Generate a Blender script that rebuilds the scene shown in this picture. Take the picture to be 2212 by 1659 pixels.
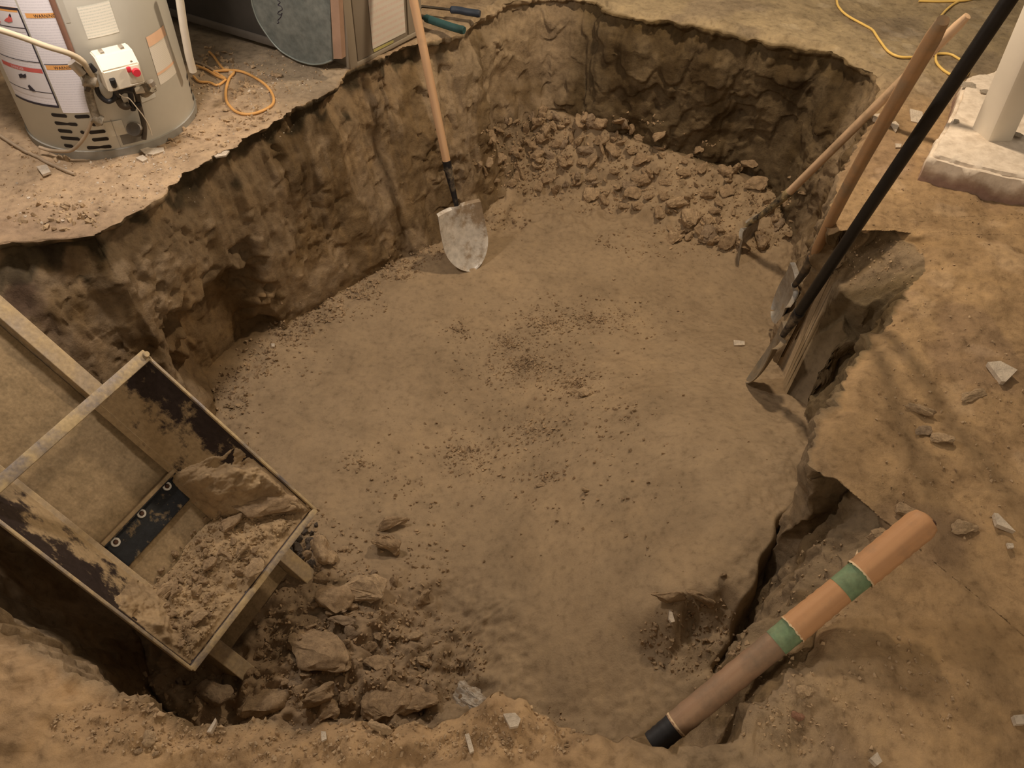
import bpy, bmesh, math, random
import numpy as np
from mathutils import Vector, Matrix
from mathutils.bvhtree import BVHTree

for o in list(bpy.data.objects):
    bpy.data.objects.remove(o)
sc = bpy.context.scene
col = sc.collection
rng = np.random.default_rng(7)
random.seed(7)

# ------------------------------------------------------------------ camera
F = 1660.0
PITCH, ROLL = math.radians(47.5), math.radians(3.5)
CP = np.array([0.0, 0.0, 1.45])
FW = np.array([0, math.cos(PITCH), -math.sin(PITCH)])
_r = np.array([1.0, 0, 0]); _u = np.cross(_r, FW)
RT = math.cos(ROLL) * _r + math.sin(ROLL) * _u
UP = -math.sin(ROLL) * _r + math.cos(ROLL) * _u
cd = bpy.data.cameras.new('camera'); cam = bpy.data.objects.new('camera', cd); col.objects.link(cam)
cam.matrix_world = Matrix([[RT[0], UP[0], -FW[0], CP[0]], [RT[1], UP[1], -FW[1], CP[1]],
                           [RT[2], UP[2], -FW[2], CP[2]], [0, 0, 0, 1]])
cd.sensor_width = 36; cd.lens = 36 * F / 2212; cd.clip_start = 0.05; cd.clip_end = 60
sc.camera = cam

# ------------------------------------------------------------------ light
w = bpy.data.worlds.new('world'); sc.world = w; w.use_nodes = True
bg = w.node_tree.nodes['Background']
bg.inputs[0].default_value = (1.0, 0.82, 0.62, 1); bg.inputs[1].default_value = 0.135

def lamp(name, loc, power, color, radius):
    l = bpy.data.lights.new(name, 'POINT'); l.energy = power; l.color = color; l.shadow_soft_size = radius
    o = bpy.data.objects.new(name, l); o.location = loc; col.objects.link(o); return o
lamp('bulb_over_pit', (0.70, 3.10, 1.75), 74, (1.0, 0.79, 0.56), 0.08)
lamp('bulb_over_heater', (-1.22, 1.95, 1.30), 34, (1.0, 0.87, 0.76), 0.10)
lamp('near_fill_lamp', (0.3, -0.75, 1.45), 21, (1.0, 0.77, 0.54), 0.20)  # unseen fill lamp added behind the camera to brighten the near ledge
sc.view_settings.view_transform = 'Standard'
sc.view_settings.look = 'None'
sc.view_settings.gamma = 1
sc.view_settings.use_curve_mapping = False
sc.view_settings.exposure = 0.80

# ------------------------------------------------------------------ pixel helpers
def ray(x, y):
    return FW + RT * (x - 1106) / F - UP * (y - 829.5) / F
def at(x, y, z=0.0):
    d = ray(x, y); return CP + d * ((z - CP[2]) / d[2])
def unit(v):
    v = np.asarray(v, float); return v / np.linalg.norm(v)

# ------------------------------------------------------------------ noise
def _hash(ix, iy, iz, k=0):
    h = (ix.astype(np.uint32) * np.uint32(374761393) + iy.astype(np.uint32) * np.uint32(668265263)
         + iz.astype(np.uint32) * np.uint32(2147483647) + np.uint32(k * 974711 + 12345))
    h ^= h >> np.uint32(13); h *= np.uint32(1274126177); h ^= h >> np.uint32(16)
    h *= np.uint32(2246822519); h ^= h >> np.uint32(15)
    return h.astype(np.float64) / 4294967295.0
def vnoise(P, s, k=0):
    Q = P * (1.0 / s) + 1000.37
    I = np.floor(Q); f = Q - I; I = I.astype(np.int64)
    f = f * f * f * (f * (f * 6 - 15) + 10)
    r = 0
    for a in (0, 1):
        for b in (0, 1):
            for c in (0, 1):
                wt = (f[:, 0] if a else 1 - f[:, 0]) * (f[:, 1] if b else 1 - f[:, 1]) * (f[:, 2] if c else 1 - f[:, 2])
                r = r + wt * _hash(I[:, 0] + a, I[:, 1] + b, I[:, 2] + c, k)
    return r * 2 - 1
def fbm(P, s, octs=4, k=0, gain=0.5):
    r = 0; a = 1.0
    for i in range(octs):
        r = r + a * vnoise(P, s, k + i * 7); a *= gain; s *= 0.49
    return r
def worley(P, s, k=0):
    """distance to the nearest and the second nearest cell point and a value per cell"""
    Q = P / s + 500.5; I = np.floor(Q).astype(np.int64); f1 = np.full(len(P), 9.0); f2 = f1.copy(); cv = np.zeros(len(P))
    for a in (-1, 0, 1):
        for b in (-1, 0, 1):
            for c in (-1, 0, 1):
                J = I + np.array([a, b, c])
                d = 0
                for ax in range(3):
                    d = d + (J[:, ax] + _hash(J[:, 0], J[:, 1], J[:, 2], k + ax * 3) - Q[:, ax]) ** 2
                d = np.sqrt(d); m = d < f1
                f2 = np.where(m, f1, np.minimum(f2, d)); cv = np.where(m, _hash(J[:, 0], J[:, 1], J[:, 2], k + 20), cv)
                f1 = np.where(m, d, f1)
    return f1, f2, cv
def sst(a, b, x):
    t = np.clip((x - a) / (b - a), 0, 1); return t * t * (3 - 2 * t)
def terrace(n, steps, sharp=0.25):
    t = n * steps; i = np.floor(t); return (i + sst(0, sharp, t - i)) / steps

# ------------------------------------------------------------------ materials
def new_mat(name):
    m = bpy.data.materials.new(name); m.use_nodes = True
    nt = m.node_tree; return m, nt, nt.nodes['Principled BSDF']
def ramp(nt, fac, stops):
    r = nt.nodes.new('ShaderNodeValToRGB'); cr = r.color_ramp
    while len(cr.elements) < len(stops): cr.elements.new(0.5)
    for e, (p, c) in zip(cr.elements, stops): e.position = p; e.color = (*c, 1)
    nt.links.new(fac, r.inputs[0]); return r.outputs[0]
def noise_tex(nt, scale, detail=6, rough=0.55, coord='Object', dist=0.0, vec=None):
    n = nt.nodes.new('ShaderNodeTexNoise'); n.inputs['Scale'].default_value = scale
    n.inputs['Detail'].default_value = detail; n.inputs['Roughness'].default_value = rough
    n.inputs['Distortion'].default_value = dist
    if vec is None:
        t = nt.nodes.new('ShaderNodeTexCoord'); vec = t.outputs[coord]
    nt.links.new(vec, n.inputs['Vector']); return n.outputs['Fac']
def mix(nt, mode, fac, a, b):
    m = nt.nodes.new('ShaderNodeMix'); m.data_type = 'RGBA'; m.blend_type = mode
    for s, v in ((m.inputs[0], fac), (m.inputs[6], a), (m.inputs[7], b)):
        if hasattr(v, 'links') or isinstance(v, bpy.types.NodeSocket): nt.links.new(v, s)
        elif isinstance(v, (int, float)): s.default_value = v
        else: s.default_value = (*v, 1)
    return m.outputs[2]
def bump(nt, p, h, strength, dist):
    b = nt.nodes.new('ShaderNodeBump'); b.inputs['Strength'].default_value = strength
    b.inputs['Distance'].default_value = dist
    nt.links.new(h, b.inputs['Height']); nt.links.new(b.outputs[0], p.inputs['Normal'])

def dirt_material(name, base, attr=True, rough=0.93, contrast=1.0, relief=0.75):
    m, nt, p = new_mat(name)
    c = contrast
    f1 = noise_tex(nt, 3.0, 8, 0.6, 'Object' if attr else 'Object')
    k = lambda v: tuple(b * v for b in base)
    c1 = ramp(nt, f1, [(0.30, k(1 - 0.26 * c)), (0.5, base), (0.72, k(1 + 0.16 * c))])
    f2 = noise_tex(nt, 38.0, 6, 0.65)
    c2 = ramp(nt, f2, [(0.30, (0.60, 0.58, 0.56)), (0.46, (0.97, 0.97, 0.97)), (0.72, (1.20, 1.19, 1.16))])
    f4 = noise_tex(nt, 11.0, 6, 0.62, dist=0.4)
    c4 = ramp(nt, f4, [(0.34, (0.74, 0.72, 0.70)), (0.5, (1, 1, 1)), (0.66, (1.15, 1.14, 1.10))])
    c1 = mix(nt, 'MULTIPLY', 0.8 * c, c1, c4)
    cc = mix(nt, 'MULTIPLY', 0.45 + 0.4 * c, c1, c2)
    if attr:
        a = nt.nodes.new('ShaderNodeAttribute'); a.attribute_name = 'tint'
        cc = mix(nt, 'MULTIPLY', 1.0, cc, a.outputs['Color'])
    nt.links.new(cc, p.inputs['Base Color'])
    p.inputs['Roughness'].default_value = rough
    p.inputs['Specular IOR Level'].default_value = 0.18
    f3 = noise_tex(nt, 160.0, 8, 0.7)
    f5 = noise_tex(nt, 42.0, 10, 0.72, dist=0.2)
    b1 = nt.nodes.new('ShaderNodeBump'); b1.inputs['Strength'].default_value = relief; b1.inputs['Distance'].default_value = 0.016
    nt.links.new(f5, b1.inputs['Height'])
    b2 = nt.nodes.new('ShaderNodeBump'); b2.inputs['Strength'].default_value = 0.35 + 0.35 * relief; b2.inputs['Distance'].default_value = 0.004
    nt.links.new(f3, b2.inputs['Height']); nt.links.new(b1.outputs[0], b2.inputs['Normal']); nt.links.new(b2.outputs[0], p.inputs['Normal'])
    return m
SOIL = (0.322, 0.238, 0.150)
M_soil = dirt_material('soil', SOIL, relief=0.55)
M_floor = dirt_material('trampled_soil', SOIL, relief=0.22, contrast=0.5)
M_ledge = dirt_material('ledge_soil', SOIL, relief=0.42)
M_clod = dirt_material('clod_soil', (0.385, 0.275, 0.170), attr=False, relief=.4)
M_clodg = dirt_material('grey_clod_soil', (0.33, 0.245, 0.165), attr=False, relief=.4)
M_clodpale = dirt_material('pale_clod_soil', (0.46, 0.335, 0.21), attr=False, relief=.4)
M_stone = dirt_material('grey_gravel', (0.20, 0.165, 0.135), attr=False)
M_white = dirt_material('white_plaster', (0.74, 0.64, 0.52), attr=False, contrast=0.5)
M_pink = dirt_material('pink_plaster', (0.55, 0.30, 0.20), attr=False, contrast=0.6)
M_heap = dirt_material('hopper_soil', (0.36, 0.260, 0.155), attr=False, relief=.4)

def plain(name, colr, rough=0.5, metal=0.0, var=0.12, scale=20, bumpy=0.0, spec=0.4):
    m, nt, p = new_mat(name)
    f = noise_tex(nt, scale, 5, 0.6)
    c = ramp(nt, f, [(0.3, tuple(v * (1 - var) for v in colr)), (0.7, tuple(min(1, v * (1 + var)) for v in colr))])
    nt.links.new(c, p.inputs['Base Color'])
    p.inputs['Roughness'].default_value = rough; p.inputs['Metallic'].default_value = metal
    p.inputs['Specular IOR Level'].default_value = spec
    if bumpy: bump(nt, p, noise_tex(nt, scale * 6, 6, 0.6), bumpy, 0.003)
    return m
def muddy(name, base, mud, thr=0.5, scale=9, rough=0.6, metal=0.0, width=0.12, detail=8, mudrough=0.95, stretch=None):
    m, nt, p = new_mat(name)
    t = nt.nodes.new('ShaderNodeTexCoord'); mp = nt.nodes.new('ShaderNodeMapping')
    nt.links.new(t.outputs['Object'], mp.inputs[0])
    if stretch: mp.inputs['Scale'].default_value = stretch
    f = noise_tex(nt, scale, detail, 0.68, vec=mp.outputs[0])
    r = ramp(nt, f, [(max(0, thr - width), (0, 0, 0)), (min(1, thr + width), (1, 1, 1))])
    f2 = noise_tex(nt, scale * 5, 5, 0.6)
    mudc = ramp(nt, f2, [(0.3, tuple(v * 0.8 for v in mud)), (0.7, tuple(v * 1.15 for v in mud))])
    basec = ramp(nt, f2, [(0.3, tuple(v * 0.75 for v in base)), (0.7, tuple(v * 1.2 for v in base))])
    nt.links.new(mix(nt, 'MIX', r, basec, mudc), p.inputs['Base Color'])
    rr = nt.nodes.new('ShaderNodeMapRange'); nt.links.new(r, rr.inputs[0])
    rr.inputs[3].default_value = rough; rr.inputs[4].default_value = mudrough
    nt.links.new(rr.outputs[0], p.inputs['Roughness'])
    if metal:
        r2 = nt.nodes.new('ShaderNodeMapRange'); nt.links.new(r, r2.inputs[0])
        r2.inputs[3].default_value = metal; r2.inputs[4].default_value = 0
        nt.links.new(r2.outputs[0], p.inputs['Metallic'])
    p.inputs['Specular IOR Level'].default_value = 0.3
    bump(nt, p, f, 0.5, 0.004)
    return m
def wood(name, c1, c2, rough=0.6, scale=30, stretch=(1, 1, 0.06), mud=None, mudthr=0.6):
    m, nt, p = new_mat(name)
    t = nt.nodes.new('ShaderNodeTexCoord'); mp = nt.nodes.new('ShaderNodeMapping')
    nt.links.new(t.outputs['Object'], mp.inputs[0]); mp.inputs['Scale'].default_value = stretch
    f = noise_tex(nt, scale, 5, 0.6, vec=mp.outputs[0], dist=0.3)
    c = ramp(nt, f, [(0.32, c1), (0.66, c2)])
    if mud:
        g = noise_tex(nt, 7, 7, 0.65)
        c = mix(nt, 'MIX', ramp(nt, g, [(mudthr - 0.08, (0, 0, 0)), (mudthr + 0.1, (1, 1, 1))]), c, mud)
    nt.links.new(c, p.inputs['Base Color']); p.inputs['Roughness'].default_value = rough
    p.inputs['Specular IOR Level'].default_value = 0.25
    bump(nt, p, f, 0.25, 0.002)
    return m

# ------------------------------------------------------------------ object helpers
def tag(o, label=None, cat=None, group=None, kind=None):
    if label: o['label'] = label
    if cat: o['category'] = cat
    if group: o['group'] = group
    if kind: o['kind'] = kind
    return o
def empty(name, loc=(0, 0, 0), mat=None):
    o = bpy.data.objects.new(name, None); col.objects.link(o)
    if mat is not None: o.matrix_world = mat
    else: o.location = loc
    o.empty_display_size = 0.05
    return o
def mesh_obj(name, verts, faces, mats, parent=None, smooth=True, angle=None, tint=None):
    me = bpy.data.meshes.new(name)
    verts = np.asarray(verts, np.float32)
    if isinstance(faces, np.ndarray):
        n, k = faces.shape
        me.vertices.add(len(verts)); me.vertices.foreach_set('co', verts.ravel())
        me.loops.add(n * k); me.loops.foreach_set('vertex_index', faces.astype(np.int32).ravel())
        me.polygons.add(n); me.polygons.foreach_set('loop_start', np.arange(0, n * k, k, dtype=np.int32))
        me.polygons.foreach_set('loop_total', np.full(n, k, np.int32))
        me.update(calc_edges=True)
    else:
        me.from_pydata([tuple(v) for v in verts], [], faces); me.update()
    if tint is not None:
        a = me.attributes.new('tint', 'FLOAT_COLOR', 'POINT')
        a.data.foreach_set('color', np.c_[tint, np.ones(len(tint))].astype(np.float32).ravel())
    for m in (mats if isinstance(mats, (list, tuple)) else [mats]): me.materials.append(m)
    me.polygons.foreach_set('use_smooth', [bool(smooth)] * len(me.polygons))
    if smooth and angle: me.set_sharp_from_angle(angle=math.radians(angle))
    o = bpy.data.objects.new(name, me); col.objects.link(o)
    if parent: o.parent = parent
    return o
def bm_obj(name, bm, mats, parent=None, smooth=False, angle=35):
    me = bpy.data.meshes.new(name); bm.normal_update(); bm.to_mesh(me); bm.free()
    for m in (mats if isinstance(mats, (list, tuple)) else [mats]): me.materials.append(m)
    if smooth:
        me.polygons.foreach_set('use_smooth', [True] * len(me.polygons)); me.set_sharp_from_angle(angle=math.radians(angle))
    o = bpy.data.objects.new(name, me); col.objects.link(o)
    if parent: o.parent = parent
    return o
def frame(o, x, y, z):
    """matrix with origin o and axes x,y,z"""
    return Matrix([[x[0], y[0], z[0], o[0]], [x[1], y[1], z[1], o[1]], [x[2], y[2], z[2], o[2]], [0, 0, 0, 1]])
def box_bm(bm, lo, hi, bev=0.0, M=None):
    r = bmesh.ops.create_cube(bm, size=1.0)
    vs = r['verts']
    for v in vs:
        v.co = Vector([lo[i] + (hi[i] - lo[i]) * (v.co[i] + 0.5) for i in range(3)])
    if bev:
        es = list({e for v in vs for e in v.link_edges})
        rr = bmesh.ops.bevel(bm, geom=es, offset=bev, segments=2, affect='EDGES', profile=0.5)
        vs = list({v for f in rr['faces'] for v in f.verts} | {v for v in vs if v.is_valid})
    if M is not None: bmesh.ops.transform(bm, matrix=M, verts=vs)
    return vs
def catmull(pts, n=8):
    P = [np.asarray(p, float) for p in pts]; P = [2 * P[0] - P[1]] + P + [2 * P[-1] - P[-2]]; out = []
    for i in range(1, len(P) - 2):
        for k in range(n):
            t = k / n
            out.append(0.5 * ((2 * P[i]) + (-P[i - 1] + P[i + 1]) * t + (2 * P[i - 1] - 5 * P[i] + 4 * P[i + 1] - P[i + 2]) * t * t
                              + (-P[i - 1] + 3 * P[i] - 3 * P[i + 1] + P[i + 2]) * t ** 3))
    out.append(P[-2]); return np.array(out)
def tube_data(path, rad, sides=10, cap=True):
    P = np.asarray(path, float); n = len(P)
    rad = np.full(n, rad) if np.isscalar(rad) else np.asarray(rad, float)
    T = np.gradient(P, axis=0); T /= np.linalg.norm(T, axis=1)[:, None] + 1e-12
    a = np.array([0, 0, 1.0]) if abs(T[0][2]) < 0.9 else np.array([1.0, 0, 0])
    x = unit(np.cross(a, T[0])); V = []; Fc = []
    for i in range(n):
        x = unit(x - T[i] * (x @ T[i])); y = np.cross(T[i], x)
        for k in range(sides):
            t = 2 * math.pi * k / sides
            V.append(P[i] + rad[i] * (math.cos(t) * x + math.sin(t) * y))
    for i in range(n - 1):
        for k in range(sides):
            k2 = (k + 1) % sides
            Fc.append((i * sides + k, i * sides + k2, (i + 1) * sides + k2, (i + 1) * sides + k))
    if cap:
        Fc.append(tuple(range(sides))[::-1]); Fc.append(tuple((n - 1) * sides + k for k in range(sides)))
    return V, Fc
def tube(name, path, rad, mat, parent=None, sides=10):
    V, Fc = tube_data(path, rad, sides); return mesh_obj(name, V, Fc, mat, parent, True, 50)

# ================================================================== TERRAIN
D = -0.85
def H(x, y):
    """height of the dug floor"""
    h = np.full_like(x, D)
    # spoil heap along the back wall
    t = np.clip((x - 0.2) / 0.9, 0, 1)
    yw = 3.72 - 0.26 * np.clip(x - 0.3, 0, 2) - 0.25 * np.clip(0.15 - x, 0, 1)
    wd = 0.26 + 0.24 * t; hg = 0.36 - 0.18 * t
    d = np.clip((yw - y) / wd, 0, 1)
    h = h + hg * (1 - d) ** 1.1 * sst(-0.35, 0.1, x)
    # talus along the left wall
    # raised bench towards the right side
    b = 0.45 * sst(-0.25, 0.75, x) * sst(2.75, 1.15, y)
    e = at(1390, 1292, -0.45); f = at(1622, 1262, -0.42); g = at(1690, 1100, -0.42)
    # front edge of the bench
    nx, ny = -(f[1] - e[1]), (f[0] - e[0]); L = math.hypot(nx, ny)
    s1 = ((x - e[0]) * nx + (y - e[1]) * ny) / L
    wob = 0.02 * np.sin(x * 31) + 0.012 * np.sin(x * 67 + 1)
    fr = sst(-0.10, 0.012, s1 + wob)
    soft = sst(0.25, 0.45, x)
    fr = fr * soft + sst(-0.3, 0.2, s1) * (1 - soft)
    nx2, ny2 = -(g[1] - f[1]), (g[0] - f[0]); L2 = math.hypot(nx2, ny2)
    s2 = ((x - f[0]) * nx2 + (y - f[1]) * ny2) / L2
    rt = sst(-0.035, 0.004, s2 + 0.008 * np.sin(y * 50))
    rt = rt + (1 - rt) * sst(1.2, 1.32, y)
    b = b * (0.78 + 0.22 * fr) * (0.72 + 0.28 * rt)
    h = h + b
    h = h + 0.05 * np.exp(-(((x + 0.45) / 0.28) ** 2 + ((y - 0.95) / 0.25) ** 2))
    h = h + 0.015 * np.exp(-(((x + 0.5) / 0.2) ** 2 + ((y - 1.2) / 0.18) ** 2))
    return h

W = lambda px, py: tuple(at(px, py, 0)[:2])
CT = [  # rim point, toe point (world x, y), clockwise from the left corner
    (W(210, 505), (-1.12, 1.80)), (W(350, 420), (-1.10, 2.09)), (W(480, 330), (-1.00, 2.35)), (W(600, 265), (-0.87, 2.55)),
    (W(700, 200), (-0.70, 2.72)), (W(758, 155), (-0.56, 2.86)), (W(875, 92), (-0.38, 3.02)), (W(1000, 62), (-0.22, 3.20)),
    (W(1062, 8), (-0.10, 3.48)), ((0.03, 3.95), (0.08, 3.70)), (W(1290, -8), (0.29, 3.70)), (W(1380, 30), (0.48, 3.64)),
    (W(1560, 62), (0.86, 3.54)), (W(1700, 86), (1.10, 3.48)), (W(1800, 110), (1.27, 3.38)), (W(1898, 160), (1.35, 3.12)),
    (W(1885, 248), (1.30, 2.86)), (W(1848, 328), (1.19, 2.58)), (W(1822, 382), (1.11, 2.40)), (W(1790, 450), (1.06, 2.26)),
    (W(1792, 508), (1.07, 2.16)), (W(1835, 478), (1.06, 2.11)), (W(1870, 504), (1.05, 2.06)), (W(1905, 484), (1.03, 2.02)), (W(1948, 512), (1.02, 1.98)), (W(1985, 525), (1.01, 1.93)),
    (W(2008, 572), (1.06, 1.84)), (W(1900, 716), (1.02, 1.64)), (W(1842, 792), (0.94, 1.50)), (W(1795, 885), (0.87, 1.34)),
    (W(1760, 968), (0.81, 1.21)), (W(1775, 1012), (0.77, 1.13)), (W(1850, 1022), (0.74, 1.07)), (W(1925, 1080), (0.71, 1.01)),
    (W(1910, 1145), (0.69, 0.96)), (W(1878, 1195), (0.65, 0.91)), (W(1800, 1330), (0.57, 0.83)), (W(1725, 1440), (0.48, 0.76)),
    (W(1645, 1502), (0.42, 0.72)), (W(1570, 1585), (0.37, 0.68)), (W(1470, 1618), (0.31, 0.66)), (W(1400, 1600), (0.27, 0.655)),
    (W(1300, 1590), (0.20, 0.65)), (W(1220, 1560), (0.13, 0.66)), (W(1150, 1518), (0.08, 0.68)), (W(1085, 1484), (0.02, 0.68)),
    (W(1030, 1510), (-0.04, 0.66)), (W(970, 1542), (-0.10, 0.64)), (W(850, 1545), (-0.2, 0.63)), (W(750, 1538), (-0.30, 0.62)),
    (W(650, 1560), (-0.38, 0.62)), (W(560, 1578), (-0.46, 0.62)), (W(470, 1582), (-0.55, 0.62)), (W(300, 1548), (-0.70, 0.64)),
    (W(200, 1512), (-0.80, 0.66)), (W(100, 1432), (-0.90, 0.72)), (W(0, 1386), (-1.0, 0.80)), ((-1.2, 0.70), (-1.10, 0.95)),
    ((-1.6, 0.95), (-1.22, 1.15)), ((-1.85, 1.3), (-1.26, 1.35)), ((-2.05, 1.45), (-1.22, 1.46)), ((-1.80, 1.68), (-1.17, 1.58)),
    ((-1.50, 1.78), (-1.13, 1.70)),
]
RIMC = np.array([c[0] for c in CT]); TOEC = np.array([c[1] for c in CT])
def closed_curve(C, n):
    """piecewise Catmull-Rom through the closed control points, parameters shared"""
    m = len(C); t = n % m; i = np.floor(t).astype(int); f = (t - i)[:, None]
    p0, p1, p2, p3 = C[(i - 1) % m], C[i % m], C[(i + 1) % m], C[(i + 2) % m]
    cr = 0.5 * (2 * p1 + (-p0 + p2) * f + (2 * p0 - 5 * p1 + 4 * p2 - p3) * f ** 2 + (-p0 + 3 * p1 - 3 * p2 + p3) * f ** 3)
    return 0.35 * cr + 0.65 * (p1 * (1 - f) + p2 * f)
N = 1300
tt = np.linspace(0, len(CT), 20001)[:-1]
R0 = closed_curve(RIMC, tt); seg = np.linalg.norm(np.roll(R0, -1, 0) - R0, axis=1)
wt_ = seg * (1 - 0.45 * (R0[:, 0] < -1.3)); s = np.r_[0, np.cumsum(wt_)]
tq = np.interp(np.linspace(0, s[-1], N + 1)[:-1], s, np.r_[tt, len(CT)])
RIM = closed_curve(RIMC, tq); TOE = closed_curve(TOEC, tq)
CEN = np.array([0.05, 2.0])
outd = RIM - CEN; outd /= np.linalg.norm(outd, axis=1)[:, None]
R3 = np.c_[RIM, np.zeros(N)]
# crumbly rim line
wob = 0.018 * fbm(R3, 0.16, 4, 3, 0.6) + 0.012 * fbm(R3, 0.035, 3, 5, 0.6)
left = sst(-0.2, -0.5, RIM[:, 0]) * sst(1.5, 1.8, RIM[:, 1])
near = np.maximum(sst(0.75, 0.6, RIM[:, 1]), sst(-0.85, -0.95, RIM[:, 0]) * sst(1.5, 1.4, RIM[:, 1]))
back = sst(3.1, 3.4, RIM[:, 1])
right = sst(0.6, 0.8, RIM[:, 0]) * (1 - back)
RIM = RIM + outd * wob[:, None]
NW, NF, NO = 115, 250, 175
shelf = sst(1.86, 1.93, RIM[:, 1]) * sst(2.2, 2.1, RIM[:, 1]) * sst(0.85, 0.98, RIM[:, 0])
shelf = np.maximum(shelf, 0.8 * sst(1.1, 1.0, RIM[:, 1]) * sst(0.55, 0.65, RIM[:, 1]) * sst(0.42, 0.52, RIM[:, 0]))
shelf = np.maximum(shelf, 0.45 * sst(-1.35, -1.75, RIM[:, 0]) * sst(1.2, 1.5, RIM[:, 1]))
for _ in range(40): shelf = (np.roll(shelf, 1) + shelf + np.roll(shelf, -1)) / 3
rows = []; kind_ = []; sv = []
# outer ledge rings, far to near
so = np.r_[0.6 + 3.4 * np.linspace(1, 0, 60)[:-1] ** 1.6, 0.6 * np.linspace(1, 0, NO - 59 + 1)[:-1] ** 1.15]
NO = len(so)
for q in so:
    p = RIM + outd * q
    rows.append(np.c_[p, np.zeros(N)])
ztoe = H(TOE[:, 0], TOE[:, 1])
for i in range(NW):
    u = i / (NW - 1)
    # batter profile: steep in the middle, little talus at the toe
    prof = u ** 1.15
    g = 0.88 * prof + 0.12 * sst(0.75, 1.0, u)
    g = (g * (1 - shelf) + shelf * (0.88 * np.clip(u / 0.22, 0, 1) ** 0.8 + 0.12 * u))[:, None]
    p = RIM * (1 - g) + TOE * g
    zz = ztoe * (0.97 * u + 0.03 * sst(0, 1, u))
    rows.append(np.c_[p, zz])
for i in range(1, NF):
    q = (i / (NF - 1)) ** 1.0
    p = TOE * (1 - q) + CEN * q
    rows.append(np.c_[p, H(p[:, 0], p[:, 1])])
V = np.concatenate(rows).astype(np.float64)
NR = len(rows)
ring = np.repeat(np.arange(NR), N); angi = np.tile(np.arange(N), NR)
isout = ring < NO; iswall = (ring >= NO) & (ring < NO + NW); isfl = ring >= NO + NW
uw_ = np.where(iswall, (ring - NO) / (NW - 1), np.where(isout, 0.0, 1.0))
dout = np.where(isout, so[np.minimum(ring, NO - 1)], 0.0)
tn = TOE - RIM; tn = np.c_[np.roll(RIM, -1, 0) - np.roll(RIM, 1, 0)]; nrm2 = np.c_[-tn[:, 1], tn[:, 0]]
nrm2 /= np.linalg.norm(nrm2, axis=1)[:, None]; sg = np.sign((nrm2 * (CEN - RIM)).sum(1)); nrm2 *= sg[:, None]
# smoothed inward direction of the wall
for _ in range(20): nrm2 = (np.roll(nrm2, 1, 0) + nrm2 + np.roll(nrm2, -1, 0)) / 3
nrm2 /= np.linalg.norm(nrm2, axis=1)[:, None]
inw = np.c_[nrm2, np.zeros(N)][angi]
# broken block of clay that slumps from the right rim towards the shovels
xs_, ys_ = V[:, 0], V[:, 1]
zcl = -.02 - .75 * np.clip(2.13 - ys_, 0, 1) - 3.2 * np.clip(1.035 + .02 * np.sin(ys_ * 60) - xs_, 0, 1) - 5.0 * np.clip(1.86 + .03 * np.sin(xs_ * 45) - ys_, 0, 1)
m_ = iswall & (ys_ < 2.135) & (ys_ > 1.80) & (xs_ > .94)
V[m_, 2] = np.maximum(V[m_, 2], np.minimum(zcl[m_], -.01))
P0 = V.copy()
x, y, z = P0.T
# --- walls
wl = iswall
env = sst(0.0, 0.05, uw_) * (1 - 0.7 * sst(0.85, 1.0, uw_))
Q = P0[wl]; aw = angi[wl]
backw = back[aw]; leftw = left[aw]; rightw = right[aw]
n1 = fbm(Q, 0.30, 4, 11); n2 = fbm(Q * np.array([1, 1, 0.8]), 0.09, 4, 23, 0.55)
arc = (Q[:, 0] * 0.8 + Q[:, 1] * 0.6)
Qg = np.c_[Q[:, 0] * 1.0, Q[:, 1] * 1.0, Q[:, 2] * 0.16]
groove = vnoise(Qg, 0.055, 31)
scal = terrace(fbm(Q * np.array([1, 1, 0.7]), 0.24, 3, 41) * 0.5 + 0.5, 5, 0.22) - 0.5
w1, w2, wc = worley(Q * np.array([1, 1, 0.75]), 0.085, 3)
chips = (wc - 0.5) * sst(0.02, 0.10, w2 - w1)
pit = np.minimum(0, fbm(Q, 0.045, 3, 57) + 0.35)
rg = 0.5 - np.abs(fbm(Q * np.array([1, 1, .7]), 0.11, 4, 47, 0.6)); w3, w4, wc3 = worley(Q, 0.032, 8)
mk = sst(-0.05, 0.45, vnoise(Q, 0.13, 163)); mk2 = sst(0.1, 0.5, vnoise(Q, 0.09, 167))
plane = terrace(fbm(Q * np.array([1, 1, .6]), 0.30, 2, 171) * .5 + .5, 4, 0.35) - .5
dw = 0.028 * n1 + 0.030 * plane + (0.004 + 0.010 * mk) * n2 + 0.007 * groove * leftw + (0.060 * backw + 0.022 * (1 - 0.7 * near[aw])) * scal \
    + 0.022 * mk2 * chips * (1 - 0.4 * backw) * (1 - 0.8 * near[aw]) + 0.034 * pit * leftw * mk + 0.008 * mk * rg + 0.008 * mk * (wc3 - .5) * sst(0.0, 0.12, w4 - w3) + 0.010 * rightw * n2
qh = at(455, 740, -0.68)
wq = .06 * vnoise(Q, .09, 181) + .03 * vnoise(Q, .03, 183)
dw = dw - 0.13 * sst(.30, .18, np.hypot(Q[:, 0] + 1.08, Q[:, 1] - 2.10) + wq) * sst(-.40, -.54, Q[:, 2] + wq)
V[wl] += inw[wl] * dw[:, None]
# undercut just below the crust on the left and the back
uc = sst(0.015, 0.05, uw_[wl]) * sst(0.25, 0.08, uw_[wl]) * (0.038 * leftw + 0.03 * backw)
V[wl] -= inw[wl] * uc[:, None]
V[wl, 2] += 0.012 * fbm(Q, 0.05, 3, 61) * env[wl]
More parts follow.
